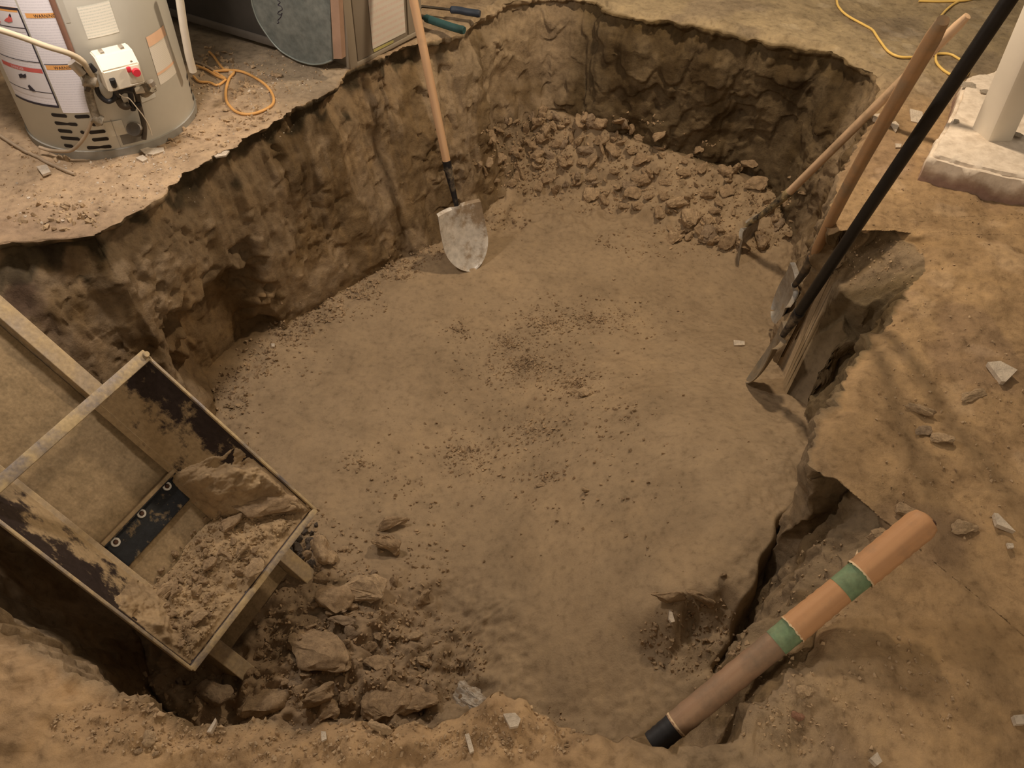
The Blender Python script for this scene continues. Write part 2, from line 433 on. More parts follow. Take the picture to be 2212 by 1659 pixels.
# --- outer ledge
Q = P0[isout]
o1 = fbm(Q, 0.45, 4, 71); o2 = fbm(Q, 0.07, 4, 73, 0.6); o3 = worley(Q, 0.055, 9)
rough_l = 0.35 + 0.65 * sst(0.0, 0.6, vnoise(Q, 0.33, 77) + 0.35)
ho = 0.016 * o1 + 0.0058 * o2 * rough_l + 0.007 * np.maximum(0, 0.32 - o3[0]) * (o3[2] > 0.55) * rough_l * 2.2
ho += 0.010 * terrace(fbm(Q, 0.2, 3, 79) * 0.5 + 0.5, 4, 0.15) * sst(0.3, 0.8, Q[:, 0])
nearo = near[angi[isout]]
do = dout[isout]
ho += nearo * (0.010 * fbm(Q, 0.03, 3, 81) + 0.014 * fbm(Q, 0.1, 3, 83)) * sst(0.5, 0.0, do)
ho -= 0.02 * sst(0.035, 0.0, do) * (1 - left[angi[isout]] * 0.8)          # worn edge
# shaded hollow where the left ledge breaks down
V[isout, 2] += ho * sst(4.0, 1.5, do)
edge_h = np.zeros(N); edge_h[:] = V[(NO - 1) * N:NO * N, 2]
V[wl, 2] += edge_h[angi[wl]] * sst(0.25, 0.0, uw_[wl])
# --- floor
Q = P0[isfl]
f1 = fbm(Q, 0.5, 3, 91); f2 = fbm(Q, 0.12, 4, 93, 0.5)
dist_c = np.hypot((Q[:, 0] - 0.12) / 0.75, (Q[:, 1] - 1.95) / 0.8)
# distance from the toe, rough near the walls
qd = (ring[isfl] - NO - NW + 1) / (NF - 1)
crust = sst(0.05, 0.5, vnoise(Q, 0.28, 95) + 0.8 * vnoise(Q, 0.11, 97) * 0.6 - 0.05)
mask_c = np.exp(-((Q[:, 0] - 0.15) ** 2 / 0.12 + (Q[:, 1] - 2.05) ** 2 / 0.16))
crust = np.clip(crust * 0.6 + mask_c * 0.9 * sst(-0.25, 0.2, vnoise(Q, 0.13, 99)), 0, 1)
te = terrace(fbm(Q, 0.055, 3, 101, 0.6) * 0.5 + 0.5, 4, 0.3) - 0.5
wf = worley(Q, 0.035, 13)
roughf = sst(0.22, 0.02, qd) * 0.6
sw = sst(1.35, 0.95, Q[:, 1]) * sst(0.2, -0.15, Q[:, 0])
hf = 0.018 * f1 + 0.003 * f2 + 0.7 * crust * (0.010 * te + 0.006 * np.maximum(0, 0.4 - wf[0]) * 2) \
    + (roughf * 0.018 + sw * 0.03) * fbm(Q, 0.08, 4, 103, 0.6) + sw * 0.045 * (terrace(fbm(Q, 0.15, 2, 105) * 0.5 + 0.5, 4, 0.15) - .5)
low = sst(0.62, 0.9, -Q[:, 2]) * sst(1.3, 1.1, Q[:, 1]) * sst(0.1, 0.3, Q[:, 0])
hf += low * 0.02 * fbm(Q, 0.07, 4, 107, 0.6)
bk = sst(3.0, 3.3, Q[:, 1]); hf += bk * 0.02 * fbm(Q, 0.08, 3, 109)
V[isfl, 2] += hf * sst(0.0, 0.012, qd)
# --- tint
T = np.ones((len(V), 3))
def blend(mask, c):
    global T
    T = T * (1 - mask[:, None]) + T * np.array(c)[None] * mask[:, None]
P = P0; x, y, z = P.T
lo = isout.astype(float)
# dusty pink grey ledge by the heater
m_ = lo * sst(-0.35, -0.6, x) * sst(1.55, 1.95, y + 0.12 * vnoise(P, 0.15, 121)); blend(m_, (1.36, 1.34, 1.38))
m_ = lo * sst(-0.5, -0.8, x) * sst(2.55, 2.95, y + 0.1 * vnoise(P, 0.2, 122) + 0.25 * (x + 1)) ; blend(m_, (0.70, 0.76, 0.82))
m_ = lo * sst(-0.9, -1.3, x) * sst(2.05, 1.8, y) * sst(1.2, 1.5, y); blend(m_, (0.80, 0.78, 0.80))  # ledge dimmed in the tint where its lit part ends
# right ledge yellow brown, far ledge olive
m_ = lo * sst(0.5, 0.9, x) * sst(3.2, 2.8, y); blend(m_, (1.20, 1.10, 0.95))
m_ = lo * sst(2.9, 3.5, y) * sst(-0.4, 0.1, x); blend(m_, (1.02, 1.08, 1.05))
m_ = lo * sst(0.7, 0.5, y) * sst(0.4, 0.1, x); blend(m_, (1.26, 1.16, 1.04))
m_ = lo * sst(0.25, 0.55, fbm(P, 0.35, 3, 123)) * sst(0.3, 0.6, x); blend(m_, (0.80, 0.80, 0.86))
m_ = lo * sst(0.35, 0.6, fbm(P, 0.12, 3, 125)) * sst(0.9, 1.3, x); blend(m_, (1.18, 1.22, 1.32))
aw = angi; wf_ = iswall.astype(float)
# dark band of old slab bedding under the left crust
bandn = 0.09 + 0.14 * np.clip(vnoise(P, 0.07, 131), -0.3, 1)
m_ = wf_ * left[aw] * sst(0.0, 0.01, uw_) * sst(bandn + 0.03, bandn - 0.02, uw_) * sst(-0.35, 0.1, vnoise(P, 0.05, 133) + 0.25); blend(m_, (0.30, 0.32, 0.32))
m_ = wf_ * left[aw] * sst(.30, .20, np.hypot(x + 1.08, y - 2.10)) * sst(-.44, -.54, z); blend(m_, (.78, .72, .62))  # shadow inside the alcove painted into the wall colour
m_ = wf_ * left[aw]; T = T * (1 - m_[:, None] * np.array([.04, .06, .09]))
m_ = wf_ * sst(0.0, 0.5, fbm(P * np.array([1, 1, 0.4]), 0.14, 4, 135)); blend(m_, (0.66, 0.62, 0.54))
m_ = wf_ * back[aw] * sst(0.1, 0.3, x); blend(m_, (0.47, 0.46, 0.41))  # shade of the far wall put into its tint
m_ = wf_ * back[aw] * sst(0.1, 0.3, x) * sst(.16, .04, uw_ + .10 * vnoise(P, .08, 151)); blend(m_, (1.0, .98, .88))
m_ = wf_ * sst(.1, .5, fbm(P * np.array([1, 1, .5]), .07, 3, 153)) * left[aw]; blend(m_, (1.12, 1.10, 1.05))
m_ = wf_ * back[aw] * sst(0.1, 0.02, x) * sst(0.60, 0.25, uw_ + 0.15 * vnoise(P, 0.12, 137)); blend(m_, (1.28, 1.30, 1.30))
m_ = wf_ * right[aw] * sst(1.2, 1.5, y) * sst(1.99, 1.9, y); blend(m_, (0.66, 0.66, 0.60))  # weakly lit notch wall, its shade painted as a darker tint
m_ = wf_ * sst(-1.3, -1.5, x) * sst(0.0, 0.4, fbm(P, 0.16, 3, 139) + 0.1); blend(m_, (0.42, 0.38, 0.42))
fl = isfl.astype(float)
m_ = fl.copy(); m_[isfl] = crust * 0.8; blend(m_, (0.86, 0.85, 0.84))
m_ = fl * sst(0.0, 0.6, fbm(P, 0.3, 3, 141)); blend(m_, (1.08, 1.07, 1.05))
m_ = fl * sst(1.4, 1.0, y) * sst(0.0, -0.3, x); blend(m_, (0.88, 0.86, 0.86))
m_ = np.zeros(len(V)); m_[isfl] = low; blend(m_, (0.80, 0.78, 0.76))  # low end of the pit floor tinted darker to stand for shade
blend(wf_ * sst(.0, .15, uw_), (0.55, 0.53, 0.50)) if False else None
T = T * (1 - (wf_ * sst(0, .12, uw_) * (1 - near[aw] * .5) * .15))[:, None]  # all walls darkened in colour for the shade below the rim
T = np.clip(T, 0.02, 2.5)

def ring_faces(r0, r1, mask=None):
    r = np.arange(r0, r1)[:, None]; a = np.arange(N)[None, :]
    a2 = (a + 1) % N
    q = np.stack([r * N + a, r * N + a2, (r + 1) * N + a2, (r + 1) * N + a], -1).reshape(-1, 4)
    if mask is not None:
        q = q[np.tile(mask, r1 - r0)]
    return q[:, ::-1] if FLIP else q
area = np.sum(RIM[:, 0] * np.roll(RIM[:, 1], -1) - np.roll(RIM[:, 0], -1) * RIM[:, 1])
FLIP = area < 0
ALL = ring_faces(0, NR - 1)
def sub(name, faces, label, mt=None):
    idx, inv = np.unique(faces, return_inverse=True)
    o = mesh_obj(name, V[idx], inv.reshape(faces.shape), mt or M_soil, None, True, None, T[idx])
    o['kind'] = 'structure'; o['label'] = label
    return o
# the centre ring closes with a tiny fan
mid = (np.arange(N))
tm = (RIM[:, 0] + TOE[:, 0]) / 2; ym = (RIM[:, 1] + TOE[:, 1]) / 2
sb = (ym > 3.3); sl = (~sb) & (tm < -0.25) & (ym > 1.0); sr = (~sb) & (tm > 0.25) & (ym > 0.72) ; sf = ~(sb | sl | sr)
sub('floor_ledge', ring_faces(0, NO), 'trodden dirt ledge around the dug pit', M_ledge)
sub('floor', ring_faces(NO + NW - 1, NR - 1), 'flat trampled dirt bottom of the pit', M_floor)
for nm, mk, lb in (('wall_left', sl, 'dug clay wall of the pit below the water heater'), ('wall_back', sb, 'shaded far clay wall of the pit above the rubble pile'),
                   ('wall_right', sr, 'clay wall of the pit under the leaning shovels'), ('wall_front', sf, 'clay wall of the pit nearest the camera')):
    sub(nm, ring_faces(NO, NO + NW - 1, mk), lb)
BVH = BVHTree.FromPolygons([tuple(v) for v in V[::1].tolist()], ALL.tolist())
def hit(px, py):
    d = ray(px, py); h = BVH.ray_cast(Vector(CP), Vector(d).normalized(), 20)
    return (np.array(h[0]), np.array(h[1])) if h[0] is not None else (at(px, py, 0), np.array([0, 0, 1.0]))
def drop(x, y, z0=1.0):
    h = BVH.ray_cast(Vector((x, y, z0)), Vector((0, 0, -1)), 5)
    return (np.array(h[0]), np.array(h[1])) if h[0] is not None else (np.array([x, y, 0]), np.array([0, 0, 1.0]))

# ================================================================== ROCKS
def hull_rock(n, sx, sy, sz, sub_=0, seed=0, boxy=0.0):
    r = random.Random(seed); bm = bmesh.new()
    for i in range(n):
        v = Vector((r.gauss(0, 1), r.gauss(0, 1), r.gauss(0, 1))); v.normalize()
        if boxy:
            m = max(abs(v.x), abs(v.y), abs(v.z)); v = v.lerp(v / m * 0.8, boxy)
        v *= r.uniform(0.88, 1.05)
        bm.verts.new((v.x * sx, v.y * sy, v.z * sz))
    res = bmesh.ops.convex_hull(bm, input=bm.verts)
    bmesh.ops.delete(bm, geom=[g for g in res['geom_interior'] if isinstance(g, bmesh.types.BMVert)], context='VERTS')
    bmesh.ops.triangulate(bm, faces=bm.faces)
    if sub_:
        bmesh.ops.bevel(bm, geom=list(bm.edges), offset=0.06 * min(sx, sy, sz), segments=1, affect='EDGES')
        bmesh.ops.triangulate(bm, faces=bm.faces)
        for k in range(sub_):
            bmesh.ops.subdivide_edges(bm, edges=bm.edges, cuts=1, use_grid_fill=True)
        for k in range(2): bmesh.ops.smooth_vert(bm, verts=bm.verts, factor=0.4, use_axis_x=True, use_axis_y=True, use_axis_z=True)
        bmesh.ops.subdivide_edges(bm, edges=bm.edges, cuts=1, use_grid_fill=True)
        bm.normal_update()
        co = np.array([v.co for v in bm.verts]); no = np.array([v.normal for v in bm.verts])
        L = max(sx, sy, sz)
        dd = fbm(co + seed * 3.1, L * 0.6, 4, seed, 0.62) * 0.12 * L + (terrace(fbm(co + seed, L * .9, 2, seed + 50) * .5 + .5, 4, .2) - .5) * .10 * L
        for v, c, nn, d_ in zip(bm.verts, co, no, dd): v.co = Vector(c + nn * d_)
    return bm
ROCKS = []
for i in range(14):
    r = random.Random(i); bm = hull_rock(r.choice([11, 13, 16]), 0.5, r.uniform(0.34, 0.48), r.uniform(0.22, 0.42), 1, i + 1, r.uniform(0, 0.7))
    me = bpy.data.meshes.new('clod'); bm.to_mesh(me); bm.free(); me.materials.append(M_clod)
    me.polygons.foreach_set('use_smooth', [True] * len(me.polygons)); me.set_sharp_from_angle(angle=math.radians(38)); ROCKS.append(me)
def me_variant(me, mat):
    m = me.copy(); m.materials.clear(); m.materials.append(mat); return m
ROCK_G = [me_variant(m, M_clodg) for m in ROCKS]; ROCK_P = [me_variant(m, M_clodpale) for m in ROCKS]; ROCK_S = [me_variant(m, M_stone) for m in ROCKS]
def rock_at(name, p, n, size, label, cat, group=None, meshes=ROCKS, flat=1.0, sink=0.25, rot=None, aspect=1.0, idx=None, tilt=0.5):
    me = meshes[random.randrange(len(meshes))] if idx is None else meshes[idx % len(meshes)]
    o = bpy.data.objects.new(name, me); col.objects.link(o)
    o.scale = (size, size * aspect, size * flat)
    o.rotation_euler = (random.uniform(-tilt, tilt), random.uniform(-tilt, tilt), random.uniform(0, 6.28) if rot is None else rot)
    o.location = tuple(p + n * size * flat * (0.32 - sink))
    return tag(o, label, cat, group)
def rock_px(name, px, py, wpx, label, cat='clod', **k):
    p, n = hit(px, py); depth = (p - CP) @ FW
    return rock_at(name, p, np.array([0, 0, 1.0]), wpx * depth / F, label, cat, **k)

# crumbs too small to pick apart: thousands of low rocks joined
_b = []
for i in range(10):
    bm = hull_rock(8, 0.5, 0.42, 0.34, 0, 100 + i, 0.3); bm.verts.ensure_lookup_table(); bm.verts.index_update()
    _b.append((np.array([v.co for v in bm.verts]), np.array([[v.index for v in f.verts] for f in bm.faces]))); bm.free()
def crumbs(name, pts, sizes, mat, label, cat='soil', parent=None):
    Vs = []; Fs = []; off = 0
    for p, s_ in zip(pts, sizes):
        vv, ff = _b[random.randrange(10)]
        a, b_, c = (random.uniform(0, 6.28) for _ in range(3))
        ca, sa, cb, sb_ = math.cos(a), math.sin(a), math.cos(b_), math.sin(b_)
        Rm = np.array([[ca, -sa, 0], [sa, ca, 0], [0, 0, 1]]) @ np.array([[cb, 0, sb_], [0, 1, 0], [-sb_, 0, cb]])
        Vs.append(vv @ Rm.T * s_ + p); Fs.append(ff + off); off += len(vv)
    o = mesh_obj(name, np.concatenate(Vs), np.concatenate(Fs), mat, parent, False)
    o['kind'] = 'stuff'
    if parent is None: tag(o, label, cat)
    return o
def scatter_px(n, polys, smin, smax, power=2.2, jitter=0):
    """crumbs that fall on the ground inside regions of it; sizes in metres"""
    P_, S_ = [], []
    for (cx, cy, rx, ry, wgt) in polys:
        for _ in range(int(n * wgt)):
            a = random.uniform(0, 6.283); r = math.sqrt(random.random()) if not jitter else abs(random.gauss(0, 0.55))
            p, nn = hit(cx + rx * r * math.cos(a), cy + ry * r * math.sin(a))
            if nn[2] < 0.35: continue
            s_ = smin + (smax - smin) * random.random() ** power
            P_.append(p + nn * s_ * 0.12); S_.append(s_)
    return P_, S_

# ------------------------------------------------------------------ clods of the back pile
pile = [(620,360,75,.5),(700,372,55,.6),(860,350,115,.8),(1030,362,60,1.3),(1130,440,85,1.1),(950,520,125,.8),(1075,525,80,.8),
        (760,590,85,1.2),(820,690,80,.9),(810,800,112,1.),(720,722,80,.7),(520,712,95,.6),(300,722,85,.7),(205,700,60,1.),
        (900,830,100,.8),(1075,800,140,.9),(1150,700,110,.9),(1180,815,85,.8),(1290,722,90,.9),(1270,805,90,.7),(1360,862,165,.6),
        (1020,870,85,.8),(1120,872,90,.8),(1440,950,125,1.6),(1250,920,90,1.1),(1330,1080,120,1.),(1510,630,75,2.),(1430,555,75,.8),
        (1670,645,125,.8),(1860,742,160,.85),(1560,790,120,.8),(1610,1085,110,.8),(1940,842,90,.6),(165,590,70,1.1),(1400,665,105,.7),
        (330,520,110,.6),(480,600,80,1.2),(240,560,80,.9),(1245,430,100,.4),(600,480,100,.7),(1820,600,120,.6),(1600,900,90,.8)]
adj = {14: 'broad', 15: 'big rounded', 20: 'big flat pale', 23: 'tall upright pale', 26: 'narrow upright', 28: 'square blocky',
       29: 'largest square', 25: 'pale lone', 24: 'dark leaning', 2: 'topmost broad', 7: 'upright wedge', 9: 'front round'}
where = {14: 'clay clod at the front edge of the rubble pile', 15: 'clay clod in the middle front of the rubble pile',
         20: 'clay clod lying near the right front of the rubble pile', 23: 'clay clod at the front tip of the rubble pile',
         26: 'clay clod standing in the right half of the rubble pile', 28: 'clay clod against the far wall left of the wooden shovel handle',
         29: 'clay clod beside the dark socket of the wooden shovel', 25: 'clay clod lying foremost of the rubble pile on the pit floor',
         24: 'clay clod behind the foremost two of the rubble pile', 2: 'clay clod at the foot of the shaded far wall',
         7: 'clay clod left of the pile middle', 9: 'clay clod at the left front of the rubble pile'}
G_PILE = 'clay clods in the rubble pile at the far wall'
for i, (cx, cy, w_, asp) in enumerate(pile):
    px_, py_ = 1000 + cx / 2.949, 150 + cy / 2.949
    lab = f"{adj[i]} {where[i]}" if i in adj else 'palm-sized brown clay clod in the rubble pile at the far wall'
    p, n = hit(px_, py_ + 4); depth = (p - CP) @ FW; size = w_ / 2.949 * depth / F * 1.12
    me = (ROCK_P if i in (20, 23, 25, 0, 9) else ROCKS)[(i * 5 + 3) % 14]
    o = bpy.data.objects.new('clay_clod', me); col.objects.link(o)
    o.scale = (size, size * min(1.2, max(0.6, asp)), size * (0.8 if asp < 1.25 else 1.5))
    o.rotation_euler = (random.uniform(.3, .9), random.uniform(-.4, .4), random.uniform(-.5, .5))
    o.location = tuple(p + np.array([0, -0.1, 1.0]) * size * 0.16)
    tag(o, lab, 'clod', G_PILE if i not in adj else None)
cnt = 0
poly_rows = [(250, 1150, 1290), (275, 1060, 1380), (300, 1050, 1420), (325, 1035, 1520), (350, 1030, 1600), (375, 1030, 1680),
             (400, 1045, 1760), (425, 1130, 1760), (450, 1330, 1740), (480, 1400, 1720), (510, 1440, 1700), (535, 1560, 1690)]
while cnt < 178:
    k = random.random() * (len(poly_rows) - 1.001); i = int(k); f = k - i
    y_ = poly_rows[i][0] * (1 - f) + poly_rows[i + 1][0] * f
    x0 = poly_rows[i][1] * (1 - f) + poly_rows[i + 1][1] * f; x1 = poly_rows[i][2] * (1 - f) + poly_rows[i + 1][2] * f
    p, n = hit(random.uniform(x0, x1), y_)
    if n[2] < 0.15: continue
    size = random.uniform(0.030, 0.078) if random.random() < .72 else random.uniform(.075, .12)
    fl__ = random.uniform(.35, 1.1); px__ = random.choice([0]); zx = 'left' if p[0] < .35 else ('middle' if p[0] < .85 else 'right'); zy = 'back' if p[1] > 3.5 - .25 * max(0, p[0] - .3) else 'front'
    fw_ = 'flat' if fl__ < .6 else ('angular' if fl__ < .85 else 'blocky')
    o = rock_at('clay_clod', p, np.array([0, -0.1, 1.0]), size, f'{fw_} brown clod in the {zx} {zy} part of the rubble pile', 'clod',
                f'{fw_} clods in the {zx} {zy} of the rubble pile', meshes=ROCKS if random.random() < .8 else ROCK_G, sink=random.uniform(-0.1, 0.2), tilt=1.3,
                flat=fl__, aspect=random.uniform(.6, 1.0))
    cnt += 1

# ------------------------------------------------------------------ clods elsewhere, each one its own
E1 = [  # px, py, width, aspect, flat, variant meshes, label
    (706,1200,72,.9,1.0,'P',3,'pale blocky clod beside the lower corner of the steel hopper'),
    (742,1188,26,.6,.6,'P',5,'small pale chip of clay right of the blocky clod by the hopper'),
    (842,1138,64,.5,.6,'N',2,'flat slanting clod lying behind the round one on the pit floor'),
    (835,1184,66,.9,.9,'N',4,'rounded dark-sided clod in front of the flat slanting one'),
    (722,1300,72,.85,.8,'N',7,'rounded tan clod in front of the conveyor rail end'),
    (790,1288,92,1.0,.85,'P',9,'large pale knobbly clod right of the rail end'),
    (762,1312,34,.8,.8,'N',1,'small clod wedged between the tan clod and the large pale one'),
    (740,1348,56,.5,.7,'G',8,'flat crumbly clod below the tan clod near the rail end'),
    (690,1405,200,.8,.40,'N',12,'wide slab of clay lying right of the hopper front corner'),
    (830,1512,130,.9,.6,'N',6,'smooth grey-brown boulder of clay under the near rim'),
    (900,1525,90,.8,.7,'N',10,'angular clod right of the smooth boulder under the near rim'),
    (572,1520,130,.8,.8,'N',11,'bulky clod at the foot of the near wall'),
    (470,1500,80,.9,.8,'G',3,'dim clod left of the bulky one at the foot of the near wall'),
    (690,1508,70,.6,.7,'N',13,'low clod left of the smooth boulder under the near rim'),
    (705,1540,52,1.2,.9,'N',2,'narrow clod tucked against the near rim'),
    (918,1432,40,.8,.7,'P',5,'small pale clod in the gravel near the near wall'),
    (815,1440,52,.9,.8,'N',8,'squarish clod in the gravel in front of the slab of clay'),
    (900,1375,34,.8,.7,'P',1,'light egg-sized clod on the gravelly floor'),
    (1440,1296,74,.5,.7,'N',12,'long clod broken off the step at the right of the pit'),
    (1507,1298,72,.42,.6,'N',4,'second long clod beside the first on the broken step'),
    (1262,852,30,.9,.8,'P',6,'small square clod alone in the middle of the pit floor'),
    (1352,1158,14,.8,.8,'P',2,'pea-sized pebble on the smooth pit floor'),
    (1265,1060,24,.6,.7,'P',3,'thin pebble in the middle of the lower pit floor'),
    (1168,1050,20,.8,.7,'P',9,'little pale pebble left of the thin one on the floor'),
    (323,1598,36,.9,.8,'P',0,'pale round clod on the near ledge at the left'),
    (338,1630,18,.9,.8,'P',4,'smaller pale clod below the round one on the near ledge'),
    (300,1625,20,.9,.8,'N',5,'brown pebble beside the pale round clod on the near ledge'),
    (820,1575,50,.4,.6,'P',7,'curved flake of clay on the near ledge'),
    (1898,1170,60,.9,.8,'N',10,'tan clod at the edge beside the banded wooden pole'),
    (1950,1108,44,.8,.7,'N',11,'lumpy clod on the right ledge above the pole end'),
    (2075,1145,60,.7,.45,'P',2,'half-buried pale stone right of the pole end'),
    (2030,950,46,.7,.45,'P',6,'half-buried pale stone with a rounded end on the right ledge'),
    (1993,935,44,.8,.4,'G',8,'grey glinting stone beside the half-buried pale stone'),
    (1985,890,60,.35,.4,'P',13,'long thin stone set in the right ledge'),
    (2105,860,60,.6,.3,'P',9,'low pale hump of stone in the right ledge'),
    (600,165,30,.7,.5,'P',1,'small pale chip near the furnace duct'),
    (660,1135,26,.8,.8,'P',3,'small pale chip by the right corner of the hopper'),
    (1560,1245,20,.8,.8,'N',4,'small crumb on the edge of the right step'),
]
VAR = {'N': ROCKS, 'P': ROCK_P, 'G': ROCK_G, 'S': ROCK_S}
for (px_, py_, w_, asp, fl_, vv, idx, lab) in E1:
    rock_px('clay_clod', px_, py_, w_ * (0.98 if w_ > 100 else 1.28 if w_ > 45 else 1.15), lab, meshes=VAR[vv], idx=idx, aspect=asp, flat=fl_, sink=0.28 if w_ > 100 else 0.06, tilt=.25, rot=random.uniform(-.4, .4))
big = rock_px('boulder', 1022, 1512, 112, 'grey-white boulder sticking out of the near rim of the pit', 'boulder', meshes=[me_variant(ROCKS[5], muddy('boulder_face', (.50, .46, .40), (.30, .23, .16), .5, 7, .8))], idx=0, aspect=.8, flat=.9, sink=.3)
for i in range(58):
    cx, cy, rx, ry = random.choice([(640, 1180, 90, 70), (700, 1250, 120, 90), (800, 1440, 140, 90), (600, 1480, 200, 60), (640, 1350, 120, 60), (870, 1330, 90, 70)])
    p, n = hit(cx + random.gauss(0, .5) * rx, cy + random.gauss(0, .5) * ry)
    if n[2] < .4 or p[2] > -.3: continue
    rock_at('clay_clod', p, np.array([0, 0, 1.0]), random.uniform(.022, .058), 'small brown clod strewn between the hopper and the near wall', 'clod',
            'small clods between the hopper and the near wall', meshes=ROCKS if random.random() < .7 else ROCK_G, sink=.15, tilt=.9, flat=random.uniform(.6, 1))
for i in range(34):
    p, n = hit(650 + random.gauss(0, 22), 1180 + random.gauss(0, 26))
    if n[2] < .4 or p[2] > -.3: continue
    rock_at('gravel_stone', p, np.array([0, 0, 1.0]), random.uniform(.02, .04), 'rounded grey gravel stone beside the lower conveyor rail end', 'stone',
            'grey gravel stones beside the conveyor rail', meshes=ROCK_S, sink=.1, tilt=.9)
# joined crumbs
P_, S_ = scatter_px(1, [(1130, 790, 150, 60, 900), (1290, 690, 170, 50, 650), (1180, 700, 120, 60, 500), (1100, 740, 60, 30, 300), (1240, 830, 90, 50, 480), (1000, 975, 70, 30, 240), (780, 1000, 60, 40, 110),
                        (990, 715, 40, 22, 90), (1150, 930, 170, 90, 380), (1040, 1000, 300, 200, 420), (1350, 900, 260, 330, 280), (1180, 1030, 60, 20, 90)], .004, .020, 2.4, 1)
crumbs('floor_crumbs', P_, S_, M_clod, 'loose dirt crumbs spread over the middle of the pit floor')
P_, S_ = scatter_px(1, [(1300, 350, 280, 110, 1300), (1600, 470, 130, 80, 600), (1130, 330, 110, 80, 500), (1480, 520, 200, 40, 260)], .006, .026, 2)
crumbs('pile_crumbs', P_, S_, M_clod, 'fine rubble between the clods at the far wall')
P_, S_ = scatter_px(1, [(640, 1250, 150, 160, 700), (800, 1430, 250, 140, 1200), (450, 1500, 200, 60, 350), (860, 1200, 110, 190, 300), (650, 740, 80, 90, 140), (860, 580, 60, 30, 160), (720, 660, 120, 40, 220), (1500, 1380, 120, 90, 380), (520, 900, 60, 160, 130)], .004, .022, 2.2)
P2, S3c = scatter_px(1, [(500, 850, 40, 60, 160), (560, 775, 45, 45, 200), (630, 715, 50, 35, 240), (700, 668, 50, 30, 240), (780, 622, 50, 28, 240), (860, 582, 50, 24, 240), (925, 548, 40, 20, 120), (1090, 470, 60, 30, 120)], .005, .028, 2.4)
crumbs('talus_crumbs', P2, S3c, M_clod, 'dirt crumbs fallen along the foot of the left wall')
crumbs('near_wall_crumbs', P_, S_, M_clod, 'fine rubble strewn over the floor near the hopper and near wall')
P_, S_ = scatter_px(1, [(700, 1600, 420, 50, 750), (300, 1570, 200, 60, 350), (1120, 1580, 160, 60, 260), (1750, 1250, 110, 110, 260), (1800, 1500, 300, 140, 320), (2050, 900, 170, 300, 380), (1990, 480, 160, 120, 130),
                        (1700, 1560, 70, 60, 120), (1900, 570, 80, 70, 160)], .003, .013, 2.6)
crumbs('ledge_crumbs', P_, S_, M_clodpale, 'loose crumbs on the near and right ledges')
P3, S3_c = scatter_px(1, [(520, 175, 90, 40, 90), (560, 255, 90, 30, 60), (470, 130, 50, 30, 50), (110, 330, 60, 30, 30), (400, 310, 90, 30, 40), (130, 470, 110, 30, 70)], .010, .034, 1.8)
crumbs('broken_plaster', P3, S3_c, M_clodpale, 'dusty lumps of broken plaster and dirt on the heater ledge')
P_, S_ = scatter_px(1, [(500, 240, 170, 70, 420), (200, 400, 220, 60, 300), (620, 150, 90, 50, 170), (300, 345, 120, 30, 120), (40, 290, 60, 60, 80)], .003, .016, 2.4)
crumbs('plaster_grit', *scatter_px(1, [(500, 250, 160, 70, 130), (250, 400, 220, 60, 120), (620, 160, 90, 50, 60), (330, 345, 80, 24, 60), (120, 450, 120, 40, 30)], .004, .016, 2.6), M_white, 'white plaster grit scattered on the ledge around the water heater')
crumbs('heater_ledge_crumbs', P_, S_, M_clodpale, 'grit and plaster crumbs on the ledge around the water heater')

# ------------------------------------------------------------------ plaster shards and chips
def shard(name, px_, py_, outline, th, label, mat=M_white, cat='plaster shard', lift=0.004, tilt=None):
    """outline in photo pixels around (px,py), laid on the ground there"""
    p, n = hit(px_, py_); zz = p[2] + lift
    top = [at(px_ + a * 1.12, py_ + b * 1.12, zz + th) for a, b in outline]
    c = sum(top) / len(top)
    bm = bmesh.new(); Mi = tilt or (0, 0)
    tv = [bm.verts.new(Vector((q[0] - c[0], q[1] - c[1], th / 2 + Mi[0] * (q[0] - c[0]) + Mi[1] * (q[1] - c[1])))) for q in top]
    bv = [bm.verts.new(Vector((v.co.x * .96, v.co.y * .96, v.co.z - th))) for v in tv]
    k = len(tv); bm.faces.new(tv); bm.faces.new(bv[::-1])
    for i in range(k): bm.faces.new((tv[i], bv[i], bv[(i + 1) % k], tv[(i + 1) % k]))
    bmesh.ops.recalc_face_normals(bm, faces=bm.faces)
    o = bm_obj(name, bm, mat); o.location = tuple(c - np.array([0, 0, th / 2])); return tag(o, label, cat)
shard('plaster_shard', 1907, 262, [(-20, -14), (4, -16), (4, 4), (-4, 12), (-8, -2), (-18, -4)], .01, 'white plaster shard left of the wooden handles on the right ledge')
shard('plaster_shard', 1934, 272, [(-8, -6), (0, -10), (8, -2), (2, 10), (-2, 4)], .008, 'small white plaster shard between the tan handle and black handle')
shard('plaster_shard', 1979, 250, [(-12, -14), (12, -8), (14, 2), (6, 14), (-10, 10)], .008, 'white plaster shard tucked behind the black shovel handle')
shard('plaster_shard', 1941, 314, [(-6, -4), (6, -3), (5, 3), (-5, 3)], .005, 'tiny white chip between the tan handle and the black handle', cat='chip')
shard('plaster_shard', 2167, 802, [(-30, -18), (-5, -20), (28, -3), (5, 20), (-3, 19)], .014, 'large five-sided white plaster shard on the right ledge')
shard('plaster_shard', 2172, 1130, [(-22, -20), (-14, -19), (20, 16), (-16, 2)], .012, 'thin pointed white plaster shard at the right edge below the large one')
shard('plaster_shard', 2183, 1178, [(-7, -5), (5, -4), (7, 4), (-3, 5)], .006, 'small bright chip below the pointed shard', cat='chip')
shard('plaster_shard', 1597, 740, [(-11, -5), (10, -3), (11, 4), (-10, 5)], .01, 'small white oblong chip on the pit floor near the shovel tips', cat='chip')
shard('plaster_shard', 1449, 1331, [(-3, -12), (3, -8), (8, 10), (1, 12), (-4, 4)], .01, 'white pointed chip below the broken step', cat='chip')
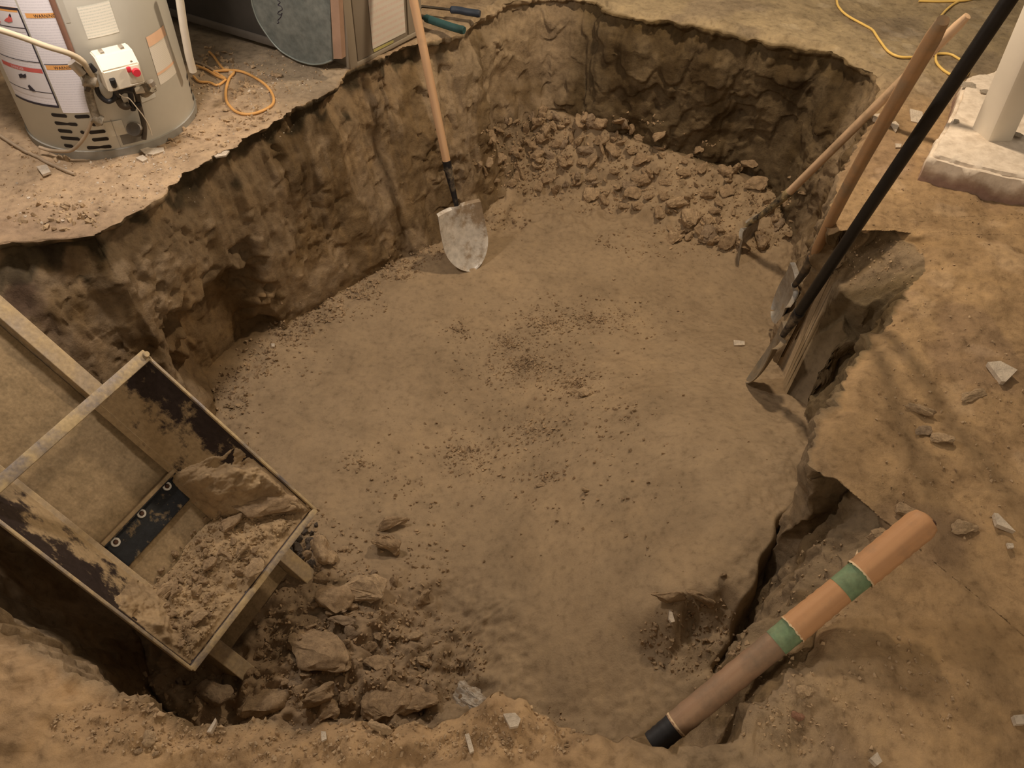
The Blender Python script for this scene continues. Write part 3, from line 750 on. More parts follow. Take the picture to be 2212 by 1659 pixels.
shard('plaster_shard', 1106, 1555, [(-17, -12), (6, -14), (17, -2), (12, 12), (-4, 14)], .012, 'pale square plaster shard on the near ledge by the boulder')
shard('plaster_shard', 459, 1566, [(-12, 12), (6, -14), (8, -6), (-4, 14)], .012, 'sharp white splinter of plaster at the near rim', tilt=(.4, 0))
shard('plaster_shard', 699, 1589, [(-5, -9), (4, -8), (6, 6), (-4, 10)], .01, 'small white upright chip on the near ledge', cat='chip')
shard('plaster_shard', 1013, 1604, [(-8, -16), (0, -18), (10, 16), (2, 20)], .012, 'narrow pale chip on the near ledge below the boulder', cat='chip')
shard('plaster_shard', 1893, 1640, [(-12, -2), (2, -14), (12, 4), (2, 12)], .012, 'white chip at the bottom edge of the right ledge', cat='chip')
shard('plaster_shard', 2203, 1554, [(-12, -8), (10, -10), (12, 8), (-6, 9)], .012, 'white chip at the right edge of the ledge', cat='chip')
shard('plaster_shard', 479, 331, [(-18, 2), (-2, -6), (15, -5), (8, 4), (-12, 7)], .006, 'bright white flake on the rim below the water heater', cat='chip')
shard('plaster_shard', 315, 325, [(-16, -6), (-2, -8), (10, -5), (34, -6), (36, 1), (14, 8), (-2, 6)], .006, 'crumpled white plaster scraps at the foot of the water heater')
shard('plaster_shard', 306, 343, [(-12, -2), (2, -8), (12, 0), (2, 5)], .006, 'small white scrap in front of the crumpled plaster', cat='chip')
shard('plaster_shard', 590, 745, [(-4, -3), (3, -3), (3, 3), (-3, 3)], .006, 'tiny white speck on the pit floor near the left wall', cat='chip')
shard('plaster_shard', 96, 366, [(-16, -6), (4, -10), (12, 4), (-4, 10)], .008, 'grey-white flake on the ledge left of the water heater', cat='chip')
o = rock_px('masonry_lump', 1722, 1545, 40, 'pink plaster end of the two-toned lump on the ledge below the pole', 'lump', meshes=[me_variant(ROCKS[3], M_pink)], idx=0, aspect=.9, flat=.8, rot=.5, tilt=.1)
o = rock_px('masonry_lump', 1735, 1495, 48, 'beige lump touching the pink plaster piece on the ledge below the pole', 'lump', meshes=ROCK_P, idx=6, aspect=.8, flat=.8, rot=.2, tilt=.1)

# ================================================================== CONVEYOR AND HOPPER
BU, BVv, BN = np.array([.683, -.283, -.674]), np.array([.386, .922, .004]), np.array([.621, -.263, .739])
BU = unit(BU); BVv = unit(BVv - BU * (BU @ BVv)); BN = np.cross(BU, BVv)
O0 = np.array([-.60, 1.173, -.80])
CM = frame(O0, BU, BVv, BN)
M_rail = muddy('muddy_rail', (.34, .28, .22), (.50, .37, .20), .47, 14, .6, 0.3, .2)
M_raili = muddy('muddy_rail_side', (.16, .12, .09), (.24, .17, .10), .45, 9, .8)
M_plate = muddy('muddy_steel_plate', (.042, .030, .028), (.36, .26, .145), .50, 15, .45, .3, .05, 14)
def add_gradient(m, lo, hi, amount):
    """dirt lies thicker low on the plates"""
    nt = m.node_tree; r = next(n for n in nt.nodes if n.type == 'VALTORGB'); l = r.inputs[0].links[0]; src = l.from_socket
    t = nt.nodes.new('ShaderNodeTexCoord'); sp = nt.nodes.new('ShaderNodeSeparateXYZ'); nt.links.new(t.outputs['Object'], sp.inputs[0])
    mr = nt.nodes.new('ShaderNodeMapRange'); nt.links.new(sp.outputs[2], mr.inputs[0]); mr.inputs[1].default_value = lo; mr.inputs[2].default_value = hi
    mr.inputs[3].default_value = amount; mr.inputs[4].default_value = -amount
    ad = nt.nodes.new('ShaderNodeMath'); ad.operation = 'ADD'; nt.links.new(src, ad.inputs[0]); nt.links.new(mr.outputs[0], ad.inputs[1]); nt.links.new(ad.outputs[0], r.inputs[0])
add_gradient(M_plate, -.02, .173, .17)
M_bar = muddy('muddy_angle_iron', (.26, .23, .22), (.52, .40, .23), .46, 16, .5, .5, .12)
M_belt = muddy('dusty_rubber_belt', (.215, .155, .085), (.315, .228, .130), .46, 22, .9, 0, .16)
M_flap = muddy('black_rubber', (.020, .022, .026), (.27, .20, .115), .60, 20, .55, 0, .05, 10)
M_washer = plain('washer_steel', (.80, .76, .68), .35, .6, .08)
M_rust = plain('rusty_bolt', (.10, .05, .03), .7, .3, .2)
conv = empty('belt_conveyor', mat=CM)
tag(conv, 'dirt-caked belt conveyor with a steel hopper sloping down into the pit', 'conveyor')
WR, UE = .333, -2.1
for v0 in (0, -WR):
    bm = bmesh.new()
    box_bm(bm, (UE, v0 - .024, -.008), (.02, v0 + .024, 0), .002)
    vi = v0 - .024 if v0 == 0 else v0 + .020
    box_bm(bm, (UE, v0 - .022, -.10), (-.005, v0 - .018, -.006), .0) if v0 == 0 else box_bm(bm, (UE, v0 + .018, -.10), (-.005, v0 + .022, -.006), .0)
    box_bm(bm, (UE, v0 + .016, -.10), (-.005, v0 + .022, -.006), .0) if v0 == 0 else box_bm(bm, (UE, v0 - .022, -.10), (-.005, v0 - .016, -.006), .0)
    bm_obj('side_rail', bm, M_rail, conv)
# belt as a gently sagging sheet
def sheet(name, us, vs, zf, mat, parent, thick=.006):
    A, B_ = np.meshgrid(us, vs, indexing='ij'); Z = zf(A, B_)
    top = np.stack([A, B_, Z], -1).reshape(-1, 3); bot = top - [0, 0, thick]
    nu, nv = len(us), len(vs); i = np.arange(nu - 1)[:, None]; j = np.arange(nv - 1)[None]
    q = np.stack([i * nv + j, (i + 1) * nv + j, (i + 1) * nv + j + 1, i * nv + j + 1], -1).reshape(-1, 4)
    k = nu * nv; fs = [q, q[:, ::-1] + k]
    e1 = [[a, a + 1, a + 1 + k, a + k] for a in range(nv - 1)]
    e2 = [[(nu - 1) * nv + a + 1, (nu - 1) * nv + a, (nu - 1) * nv + a + k, (nu - 1) * nv + a + 1 + k] for a in range(nv - 1)]
    e3 = [[(a + 1) * nv, a * nv, a * nv + k, (a + 1) * nv + k] for a in range(nu - 1)]
    e4 = [[a * nv + nv - 1, (a + 1) * nv + nv - 1, (a + 1) * nv + nv - 1 + k, a * nv + nv - 1 + k] for a in range(nu - 1)]
    fs.append(np.array(e1 + e2 + e3 + e4))
    return mesh_obj(name, np.concatenate([top, bot]), np.concatenate(fs), mat, parent, True, 40)
def beltz(A, B_):
    P_ = np.stack([A.ravel(), B_.ravel(), A.ravel() * 0], -1)
    return (-.045 + .004 * fbm(P_, .12, 3, 5) + .0015 * fbm(P_, .02, 3, 6)).reshape(A.shape)
sheet('belt', np.linspace(UE, -.06, 300), np.linspace(-WR + .024, -.024, 40), beltz, M_belt, conv)
# cleat: upright lip with a rubber foot held by three bolts
def cl(px_, py_, n=-.035):
    """photo pixel to the belt plane, in conveyor coordinates"""
    d = ray(px_, py_); P1 = O0 + BN * n; t = ((P1 - CP) @ BN) / (d @ BN); q = CP + d * t - O0
    return q @ BU, q @ BVv
cu_ = (cl(372, 1025)[0] + cl(232, 1178)[0]) / 2
bm = bmesh.new(); box_bm(bm, (cu_ - .006, -WR + .028, -.044), (cu_, -.028, -.006), .002)
box_bm(bm, (cu_ - .001, -WR + .030, -.044), (cu_ + .085, -.030, -.034), .003)
clt = bm_obj('cleat', bm, M_flap, conv, True)
bm = bmesh.new(); box_bm(bm, (cu_ - .016, -WR + .026, -.044), (cu_ - .004, -.026, -.003), .002)
bm_obj('cleat_lip', bm, M_belt, conv, True)
for (px_, py_) in ((361, 1050), (306, 1109), (250, 1171)):
    u_, v_ = cl(px_, py_, -.03)
    bm = bmesh.new()
    bmesh.ops.create_cone(bm, cap_ends=True, segments=24, radius1=.0135, radius2=.0125, depth=.003, matrix=Matrix.Translation((u_, v_, -.031)))
    wo = bm_obj('washer', bm, M_washer, clt, True)
    bm = bmesh.new()
    bmesh.ops.create_cone(bm, cap_ends=True, segments=16, radius1=.0075, radius2=.005, depth=.006, matrix=Matrix.Translation((u_, v_, -.027)))
    bm_obj('bolt', bm, M_rust, clt, True)
# hopper plates
RU0, RU1, RV0, RV1, RH = -.823, -.174, -.446, .101, .173
IU0, IU1, IV0, IV1 = -.80, -.344, -.310, -.037
def plate(name, c4, mat, th=.004, nx=2, flange=None):
    c4 = [np.array(c, float) for c in c4]; n = unit(np.cross(c4[1] - c4[0], c4[3] - c4[0])) * th
    vs = [c for c in c4] + [c + n for c in c4]
    fs = [(0, 1, 2, 3), (7, 6, 5, 4), (0, 4, 5, 1), (1, 5, 6, 2), (2, 6, 7, 3), (3, 7, 4, 0)]
    return mesh_obj(name, vs, fs, mat, conv, False)
plate('hopper_side', [(RU0, RV1, RH), (RU1, RV1, RH), (IU1, IV1, -.02), (RU0, IV1, -.02)], M_plate)
plate('hopper_side', [(RU0, IV0, -.02), (IU1, IV0, -.02), (RU1, RV0, RH), (RU0, RV0, RH)], M_plate)
plate('hopper_front', [(IU1, IV1, -.02), (RU1, RV1, RH), (RU1, RV0, RH), (IU1, IV0, -.02)], M_plate)
# thin worn rims
for a, b in (((RU0, RV1, RH), (RU1, RV1, RH)), ((RU0, RV0, RH), (RU1, RV0, RH)), ((RU1, RV1, RH), (RU1, RV0, RH))):
    a = np.array(a); b = np.array(b); bm = bmesh.new(); L = np.linalg.norm(b - a); dx = unit(b - a); dz = np.array([0, 0, 1.]); dy = np.cross(dz, dx)
    wd_ = .004 if abs(dx[0]) > .5 else .008
    box_bm(bm, (0, -wd_, -.016), (L, wd_, .004), .0015, frame(a, dx, dy, dz)); bm_obj('rim_strip', bm, M_bar, conv, True)
bm = bmesh.new(); box_bm(bm, (RU0 - .024, RV0 - .01, RH - .010), (RU0 + .010, RV1 + .006, RH + .004), .003)
box_bm(bm, (RU0 - .024, RV0 - .01, RH - .036), (RU0 - .018, RV1 + .006, RH - .008), .002); bm_obj('crossbar', bm, M_bar, conv, True)
for vv in (RV1 - .002, RV0 + .002):
    bm = bmesh.new(); bmesh.ops.create_cone(bm, cap_ends=True, segments=16, radius1=.010, radius2=.008, depth=.014, matrix=Matrix.Translation((RU0 - .008, vv, RH + .008)))
    bm_obj('bolt_head', bm, M_bar, conv, True)
for vv, sgn in ((RV1, 1), (RV0, -1)):
    bm = bmesh.new(); iv = IV1 if sgn > 0 else IV0
    p0 = np.array([RU0 - .02, iv + .01 * sgn, -.05]); p1 = np.array([RU0 - .02, vv, RH]); dz = unit(p1 - p0); dx = np.array([1., 0, 0]); dy = np.cross(dz, dx)
    box_bm(bm, (0, -.006, 0), (.022, .006, np.linalg.norm(p1 - p0)), .001, frame(p0, dx, dy, dz)); bm_obj('bracket', bm, M_bar, conv, True)
# feet carrying the upper end (stand on the pit floor and wall, mostly out of view)
for uu in (-.25, -1.05):
    for v0 in (.0, -WR):
        q = O0 + BU * uu + BVv * v0 + BN * -.09; g_, _n = drop(q[0], q[1], q[2] - .01)
        if q[2] - g_[2] > .03 and uu < -.3:
            path = [q, g_ - np.array([0, 0, .01])]
            V_, F_ = tube_data(path, .016, 8); V_ = [CM.inverted() @ Vector(v) for v in V_]
            mesh_obj('support_leg', V_, F_, M_raili, conv, True, 40)
# soil in the hopper: a heap hugging the front plate and the side corners
def front_pt(s_, v_):      # s along the plate from the inner edge (0) to the rim (1)
    return IU1 + (RU1 - IU1) * s_, -.02 + (RH + .02) * s_
ns, nv = 150, 210
ug = np.linspace(-.56, RU1 + .004, ns); vg = np.linspace(RV0 - .004, RV1 + .004, nv)
Ug, Vg = [q.ravel() for q in np.meshgrid(ug, vg, indexing='ij')]
def base_n(U_, V_):
    nf_ = -.02 + (RH + .02) * (U_ - IU1) / (RU1 - IU1); n0 = -.02 + (RH + .02) * (IV0 - V_) / (IV0 - RV0); n1 = -.02 + (RH + .02) * (V_ - IV1) / (RV1 - IV1)
    return np.maximum(np.maximum(nf_, np.maximum(n0, n1)), -.045), nf_, n0, n1
def heap_h(U_, V_):
    bn, nf_, n0, n1 = base_n(U_, V_); P_ = np.stack([U_, V_, U_ * 0], -1)
    wob = .05 * fbm(P_, .10, 3, 210)
    onf = sst(-.02, .03, nf_ - np.maximum(n0, n1)) * sst(-.03, .02, nf_ + .01 + wob * .2)
    on1 = sst(-.53, -.40, U_ + wob + .35 * np.clip(.06 - n1, -.05, .06)) * sst(-.01, .02, n1 - nf_ + .02) * sst(-.045, -.0, n1)
    on0 = sst(-.44, -.30, U_ + wob) * sst(-.01, .02, n0 - nf_ + .02) * sst(-.045, -.0, n0)
    h_ = np.maximum(np.maximum(onf * .034, on1 * .050), on0 * .034)
    rimf = sst(RH - .008, RH - .05, bn)
    wv = worley(P_, .030, 3)
    h_ = h_ * (.04 + .96 * rimf) + (h_ > .006) * (.020 * fbm(P_, .05, 4, 200, .6) + .007 * np.maximum(0, .45 - wv[0]) * 2 + .012 * (terrace(fbm(P_, .09, 2, 205) * .5 + .5, 4, .2) - .5)) * rimf
    return bn, h_
bn_, hh_ = heap_h(Ug, Vg)
Nz = np.where(hh_ > .002, bn_ + hh_, bn_ - .004)
Vh = np.stack([Ug, Vg, Nz], -1)
i = np.arange(ns - 1)[:, None]; j = np.arange(nv - 1)[None]
q = np.stack([i * nv + j, (i + 1) * nv + j, (i + 1) * nv + j + 1, i * nv + j + 1], -1).reshape(-1, 4)
q = q[(hh_[q] > .002).any(1)]
nn_ = unit((-.193, 0, .17))
ix, inv = np.unique(q, return_inverse=True)
hp = mesh_obj('hopper_soil', [tuple(CM @ Vector(v)) for v in Vh[ix]], inv.reshape(q.shape), M_heap, None, True)
tag(hp, 'layer of loose dirt lying on the front plate of the hopper', 'soil', kind='stuff')
def hop(u_, v_, n_): return np.array(CM @ Vector((u_, v_, n_)))
def pt_plate(px_, py_, lift=.02):
    """point of the hopper front plate (world)"""
    p1 = hop(IU1, 0, -.02); pn = BU * nn_[0] + BN * nn_[2]; d = ray(px_, py_); t = ((p1 + pn * lift - CP) @ pn) / (d @ pn); return CP + d * t, pn
for (px_, py_, w_, asp, fl_, vv, idx, lab) in [
        (355, 1283, 80, .65, .7, 'P', 9, 'largest pale lump of dirt on the front plate of the hopper'),
        (422, 1277, 34, .7, .8, 'P', 2, 'small pale lump beside the largest one in the hopper'),
        (565, 1085, 190, .62, .42, 'N', 12, 'big cake of clay in the right corner of the hopper'),
        (540, 1020, 110, .55, .4, 'N', 6, 'knobbly clay cake on the hopper side above the big cake'),
        (523, 1188, 40, .8, .9, 'P', 4, 'blocky clod in the middle of the hopper dirt'),
        (548, 1228, 52, .8, .6, 'P', 7, 'flat tan clod near the hopper front rim'),
        (455, 1215, 40, .8, .8, 'N', 1, 'brown clod at the belt edge in the hopper'),
        (340, 1340, 48, .8, .6, 'N', 3, 'clod below the largest pale lump in the hopper'),
        (430, 1335, 46, .8, .7, 'P', 10, 'round pale clod in the lower half of the hopper dirt'),
        (500, 1130, 60, .6, .6, 'N', 11, 'crumbling clod below the big clay cake')]:
    p, pn = pt_plate(px_, py_, .045 if w_ > 60 else .04); depth = (p - CP) @ FW; sz = w_ * depth / F * 1.05
    me = VAR[vv][idx]; o = bpy.data.objects.new('dirt_clod', me); col.objects.link(o)
    o.scale = (sz, sz * asp, sz * fl_); o.location = tuple(p); o.rotation_euler = (.1, -.1, .75 + random.uniform(-.3, .3) - (.9 if idx in (12, 6) else 0))
    tag(o, lab, 'clod')
for k in range(110):
    t_, s_ = random.random(), random.uniform(.02, .92)
    va = IV0 + (RV0 - IV0) * s_; vb = IV1 + (RV1 - IV1) * s_
    if .62 < t_ and s_ > .3 and random.random() < .6: continue
    u_, n_ = front_pt(s_, 0); v_ = va + (vb - va) * t_; u_ -= .03; b_, h_ = heap_h(np.array([u_]), np.array([v_])); p = hop(u_, v_, float(b_[0] + max(0, h_[0]) + .002))
    rock_at('dirt_clod', p, np.array([0, 0, 1.]), random.uniform(.010, .034), 'small clod in the loose dirt on the hopper front plate', 'clod', 'small clods in the hopper', sink=.2, tilt=.9)
Pc, Sc = [], []
for k in range(1500):
    t_, s_ = random.random(), random.uniform(-.02, .97); s_ = max(s_, -.02)
    va = IV0 + (RV0 - IV0) * s_; vb = IV1 + (RV1 - IV1) * s_; u_, n_ = front_pt(s_, 0)
    v_ = va + (vb - va) * t_; u_ -= .02; b_, h_ = heap_h(np.array([u_]), np.array([v_]))
    if h_[0] < .002: continue
    Pc.append(hop(u_, v_, float(b_[0] + h_[0]))); Sc.append(.004 + .014 * random.random() ** 2)
crumbs('hopper_crumbs', Pc, Sc, M_heap, 'fine crumbs over the dirt in the hopper')

# ================================================================== SHOVELS
M_ash = wood('pale_ash_wood', (.50, .30, .17), (.66, .43, .25), mud=(.45, .30, .18), mudthr=.66)
M_ash2 = wood('worn_ash_wood', (.50, .33, .20), (.70, .50, .33), mud=(.36, .26, .16), mudthr=.55)
M_old = wood('old_tan_wood', (.33, .19, .095), (.48, .29, .15), mud=(.26, .19, .12), mudthr=.55)
M_blackh = plain('black_fibreglass', (.012, .010, .009), .45, 0, .3, 30)
M_sock = muddy('dark_steel_socket', (.035, .033, .036), (.22, .17, .11), .60, 18, .45, .6, .1)
M_sockm = muddy('muddy_steel_socket', (.05, .048, .05), (.36, .28, .15), .47, 18, .45, .6, .1)
M_blade = muddy('worn_bright_steel', (.66, .62, .56), (.30, .225, .15), .53, 7, .42, .25, .06, 8)
M_blade2 = muddy('dull_steel', (.38, .36, .33), (.25, .19, .12), .52, 9, .45, .5, .1)
M_blade3 = muddy('dirty_steel', (.20, .18, .15), (.25, .19, .12), .45, 9, .55, .4, .1)
def near_root(px_, py_, S, L, guess):
    d = unit(ray(px_, py_)); b = d @ (CP - S); c = (CP - S) @ (CP - S) - L * L; disc = b * b - c
    if disc < 0: t = -b; return CP + d * t
    r = [CP + d * (-b + math.sqrt(disc)), CP + d * (-b - math.sqrt(disc))]
    return min(r, key=lambda q: np.linalg.norm(q - guess))
def on_ray(px_, py_, guess):
    d = unit(ray(px_, py_)); return CP + d * ((guess - CP) @ d)
def facing(S, A, deg):
    """blade side direction: 0 faces the camera, 90 turns its cup to the right"""
    A = unit(A); v = unit(S - CP); v = unit(v - A * (v @ A)); side = np.cross(v, A); a = math.radians(deg)
    return -v * math.cos(a) + side * math.sin(a)
def shovel(label, S, A, front, length, sock=.20, lift=0.12, bl=.29, bw=.215, r=.0175, mats=(M_ash, M_sock, M_blade), name='shovel', taper=1.0, point=1.0, handle_bend=0, sockoff=None):
    """S: mouth of the socket, A: unit vector up the handle, front: side the blade cups towards"""
    Z = unit(A); Y = unit(front - Z * (front @ Z)); X = np.cross(Y, Z)
    root = empty(name, mat=frame(S, X, Y, Z)); tag(root, label, 'shovel')
    hz = np.linspace(-.02, length, 24)
    path = [(handle_bend * math.sin(3.14 * t / length) if t > 0 else 0, handle_bend * .6 * math.sin(4 * t / length), t) for t in hz]
    rr = [r * (1.0 + (1 - taper) * .0) * (1 - (1 - taper) * t / length) for t in hz]
    rr[-1] *= .72; rr[-2] *= .97
    tube('handle', path, rr, mats[0], root, 14)
    # socket that curves forward into the blade
    sp = []; 
    for k in range(9):
        t = k / 8; sp.append((0, (sock * math.sin(lift) * t * t * .5) if sockoff is None else sockoff * t ** 1.5, .006 - sock * t))
    tube('socket', sp, [r * 1.12, r * 1.10, r * 1.04, r * .95, r * .86, r * .78, r * .72, r * .68, r * .62], mats[1], root, 14)
    bm = bmesh.new(); bmesh.ops.create_cone(bm, cap_ends=True, segments=10, radius1=.004, radius2=.004, depth=r * 2.5, matrix=Matrix.Translation((0, 0, -.03)) @ Matrix.Rotation(math.pi / 2, 4, 'Y'))
    bm_obj('rivet', bm, mats[1], root, True)
    base = np.array(sp[-1]); dn = np.array([0, math.sin(lift), -math.cos(lift)]); fr = np.array([0, math.cos(lift), math.sin(lift)])
    nu, nw = 30, 22; Vb = []
    for i in range(nu):
        s_ = i / (nu - 1)
        if s_ < .52: hw = bw / 2 * (0.95 + .05 * math.sin(s_ / .52 * 1.57))
        else:
            q = (s_ - .52) / .48; hw = bw / 2 * (max(0, 1 - q ** (2.0 * point))) ** .62
        for j in range(nw):
            xx = -1 + 2 * j / (nw - 1)
            cup = .030 * (abs(xx) ** 2) * (1 - .5 * s_) * bw / .215; ridge = .016 * math.exp(-(xx / .16) ** 2) * max(0, 1 - s_ / .5)
            bow = -.012 * math.sin(3.14 * s_)
            step = -.014 * max(0, 1 - s_ / .03) * (abs(xx) > .2)
            p = base + dn * (s_ * bl) + np.array([xx * max(hw, .004), 0, 0]) + fr * (cup - .004 + ridge + bow + step)
            Vb.append(p)
    Vb = np.array(Vb); th = fr * .0022; k = nu * nw
    i = np.arange(nu - 1)[:, None]; j = np.arange(nw - 1)[None]
    q = np.stack([i * nw + j, (i + 1) * nw + j, (i + 1) * nw + j + 1, i * nw + j + 1], -1).reshape(-1, 4)
    e = []
    for a in range(nw - 1): e += [[a, a + 1, a + 1 + k, a + k], [(nu - 1) * nw + a + 1, (nu - 1) * nw + a, (nu - 1) * nw + a + k, (nu - 1) * nw + a + 1 + k]]
    for a in range(nu - 1): e += [[(a + 1) * nw, a * nw, a * nw + k, (a + 1) * nw + k], [a * nw + nw - 1, (a + 1) * nw + nw - 1, (a + 1) * nw + nw - 1 + k, a * nw + nw - 1 + k]]
    mesh_obj('blade', np.concatenate([Vb + th, Vb - th]), np.concatenate([q, q[:, ::-1] + k, np.array(e)]), mats[2], root, True, 40)
    return root
# 1: by the far left wall
T1 = at(1022, 557, -.815); d1 = unit((-.25, .17, .85)); S1 = on_ray(965, 350, T1 + .50 * d1)
E1_ = on_ray(893, 0, T1 + 1.22 * d1)
shovel('shovel with a pale wooden handle and bright blade leaning on the far left wall', S1, unit(E1_ - S1), facing(S1, E1_ - S1, 22), 1.15, sock=.205, lift=.10, bw=.225, bl=.315)
def along(S, A, px_, py_):
    """distance from S along A at which the handle reaches the ray of a photo point"""
    A = unit(A); d = unit(ray(px_, py_)); w0 = S - CP; b_ = A @ d; return float((b_ * (d @ w0) - A @ w0) / (1 - b_ * b_))
# 2: right, blade seen edge-on
S2_ = at(1704, 416, -.43); A2 = unit(at(1884, 238, .05) - S2_)
shovel('shovel with a weathered pale handle, its blade edge-on at the foot of the rubble pile', S2_, A2, facing(S2_, A2, 97), along(S2_, A2, 2090, 34), sock=.30, lift=.62, mats=(M_ash2, M_sockm, M_blade2), bl=.25, sockoff=-.03)
# 3: tan handle
S3_ = at(1757, 556, -.22); A3 = unit(at(1800, 476, .03) - S3_)
shovel('shovel with a knobbly tan wooden handle leaning on the right rim beside the black one', S3_, A3, facing(S3_, A3, -70), along(S3_, A3, 2028, 42), sock=.27, lift=.10, mats=(M_old, M_sock, M_blade2), r=.0185, handle_bend=.010, bl=.30, bw=.20)
# 4: black handle
T4_ = at(1622, 830, -.66); A4 = unit(at(1806, 556, .03) - T4_); S4_ = T4_ + A4 * .43
shovel('long shovel with a black handle, its narrow muddy blade pointing down at the pit floor', S4_, A4, facing(S4_, A4, -80), along(S4_, A4, 2168, -8) + .15, sock=.13, lift=.04, mats=(M_blackh, M_sock, M_blade3), r=.0175, bl=.30, bw=.15, point=.7)

# ================================================================== BANDED POLE
M_pole = wood('orange_brown_wood', (.44, .235, .115), (.60, .34, .175), stretch=(1, 1, .05), scale=24, mud=(.33, .21, .125), mudthr=.62)
M_pole2 = wood('muddy_brown_wood', (.27, .16, .10), (.38, .25, .16), stretch=(1, 1, .05), scale=24, mud=(.20, .145, .10), mudthr=.5)
M_band = muddy('green_tape', (.17, .26, .15), (.22, .24, .14), .62, 12, .6, 0, .15)
M_fray = plain('frayed_fibre', (.66, .50, .32), .9, 0, .2, 60)
M_cap = plain('black_end_ferrule', (.022, .022, .026), .6, 0, .3, 30)
Pt, Pb = at(2003, 1122, .175), at(1418, 1600, -.15)
Zp = unit(Pt - Pb); Lp = float(np.linalg.norm(Pt - Pb)); Xp = unit(np.cross(Zp, np.array([0, 0, 1.]))); Yp = np.cross(Zp, Xp)
pole = empty('wooden_pole', mat=frame(Pb, Xp, Yp, Zp)); tag(pole, 'thick orange-brown wooden pole with two green bands leaning out of the pit', 'pole')
def frac(px_, py_):
    d = unit(ray(px_, py_)); n = np.cross(d, np.cross(Zp, d)); return float(((CP - Pb) @ n) / (Zp @ n))
z1, z2, z0 = frac(1842, 1255), frac(1697, 1370), frac(1462, 1566)
def rad_at(t): return .0255 + .0040 * (t / Lp)
def seg_(name, a, b, ra, rb, mat, k=10, wob=.0008, round_=False):
    zs = np.linspace(a, b, k); rr = np.linspace(ra, rb, k) + np.array([wob * math.sin(9 * q + a * 40) for q in range(k)])
    if round_: zs = np.r_[zs, b + .012, b + .019]; rr = np.r_[rr, rb * .86, rb * .45]
    return tube(name, [(0, 0, q) for q in zs], rr, mat, pole, 22)
seg_('end_ferrule', -.01, z0, rad_at(0) * .94, rad_at(0) * .97, M_cap)
seg_('lower_section', z0 - .004, z2 - .022, rad_at(0) * 1.02, rad_at(z2) * .98, M_pole2, 16)
seg_('green_band', z2 - .026, z2 + .022, rad_at(z2) * .99, rad_at(z2) * 1.0, M_band, 5, .0003)
seg_('middle_section', z2 + .018, z1 - .026, rad_at(z2) * 1.10, rad_at(z1) * .98, M_pole, 14)
seg_('green_band', z1 - .030, z1 + .026, rad_at(z1) * 1.0, rad_at(z1) * 1.01, M_band, 5, .0003)
seg_('upper_section', z1 + .022, Lp - .015, rad_at(z1) * 1.12, rad_at(Lp) * 1.08, M_pole, 16, .0008, True)
for zc, rc in ((z2 + .017, rad_at(z2) * 1.10), (z1 + .021, rad_at(z1) * 1.12), (z0, rad_at(0) * 1.02)):
    Vf, Ff = [], []
    for k in range(44):
        t = k / 44 * 6.283; r1 = rc * 1.015; l_ = random.uniform(-.003, .003)
        Vf += [(r1 * math.cos(t), r1 * math.sin(t), zc + .0022), (r1 * 1.01 * math.cos(t), r1 * 1.02 * math.sin(t), zc - .0012 - l_ * .5), (rc * .95 * math.cos(t), rc * .95 * math.sin(t), zc + .001)]
    for k in range(44):
        a = k * 3; b = ((k + 1) % 44) * 3; Ff += [(a, b, b + 1, a + 1), (a + 1, b + 1, b + 2, a + 2), (a + 2, b + 2, b, a)]
    mesh_obj('frayed_edge', Vf, Ff, M_fray, pole, False)
a_ = rad_at(z1) * 1.1
mesh_obj('splinter', [(-a_ * .9, a_ * .2, z1 + .03), (-a_ * .7, a_ * .4, z1 + .035), (-a_ * 1.35, a_ * .6, z1 + .055), (-a_ * .9, a_ * .3, z1 + .045)], [(0, 1, 2), (1, 3, 2), (3, 0, 2), (0, 3, 1)], M_fray, pole, False)
bm = bmesh.new(); bmesh.ops.create_icosphere(bm, subdivisions=2, radius=.010)
for v in bm.verts: v.co = Vector((v.co.x * .9, v.co.y * 1.3, v.co.z * .8)) + Vector((.012, -.006, Lp - .002))
bm_obj('end_knot', bm, M_rust, pole, True, 80)

# ================================================================== WATER HEATER
HC = np.array([-1.49, 2.52, -.01]); HR = .28
M_jack = plain('grey_enamel', (.60, .585, .52), .45, 0, .05, 6, 0, .5)
M_ringb = plain('dark_grey_base', (.30, .285, .25), .7, 0, .2, 12)
M_slot = plain('slot_dark', (.020, .014, .010), .9, 0, .3, 20)
M_valve = plain('cream_plastic', (.80, .73, .60), .5, 0, .03, 8)
M_red = plain('red_plastic', (.72, .045, .07), .45, 0, .1, 20)
M_pipeg = muddy('dull_brass_fitting', (.22, .19, .14), (.40, .34, .26), .5, 30, .5, .5, .1)
M_darkf = plain('dark_iron_pipe', (.085, .07, .055), .55, .4, .3, 30)
M_alu = plain('bright_metal', (.55, .50, .43), .35, .7, .15, 20)
M_clr = plain('yellowed_tube', (.56, .47, .34), .5, 0, .08, 12)
M_blk = plain('black_rubber_hose', (.018, .017, .018), .5, 0, .2, 20)
M_whitew = plain('white_wire', (.80, .74, .64), .5, 0, .05, 20)
M_wpipe = plain('white_pipe', (.66, .60, .50), .5, 0, .08, 10)
M_brownp = plain('copper_brown_pipe', (.23, .125, .09), .5, .1, .1, 20)
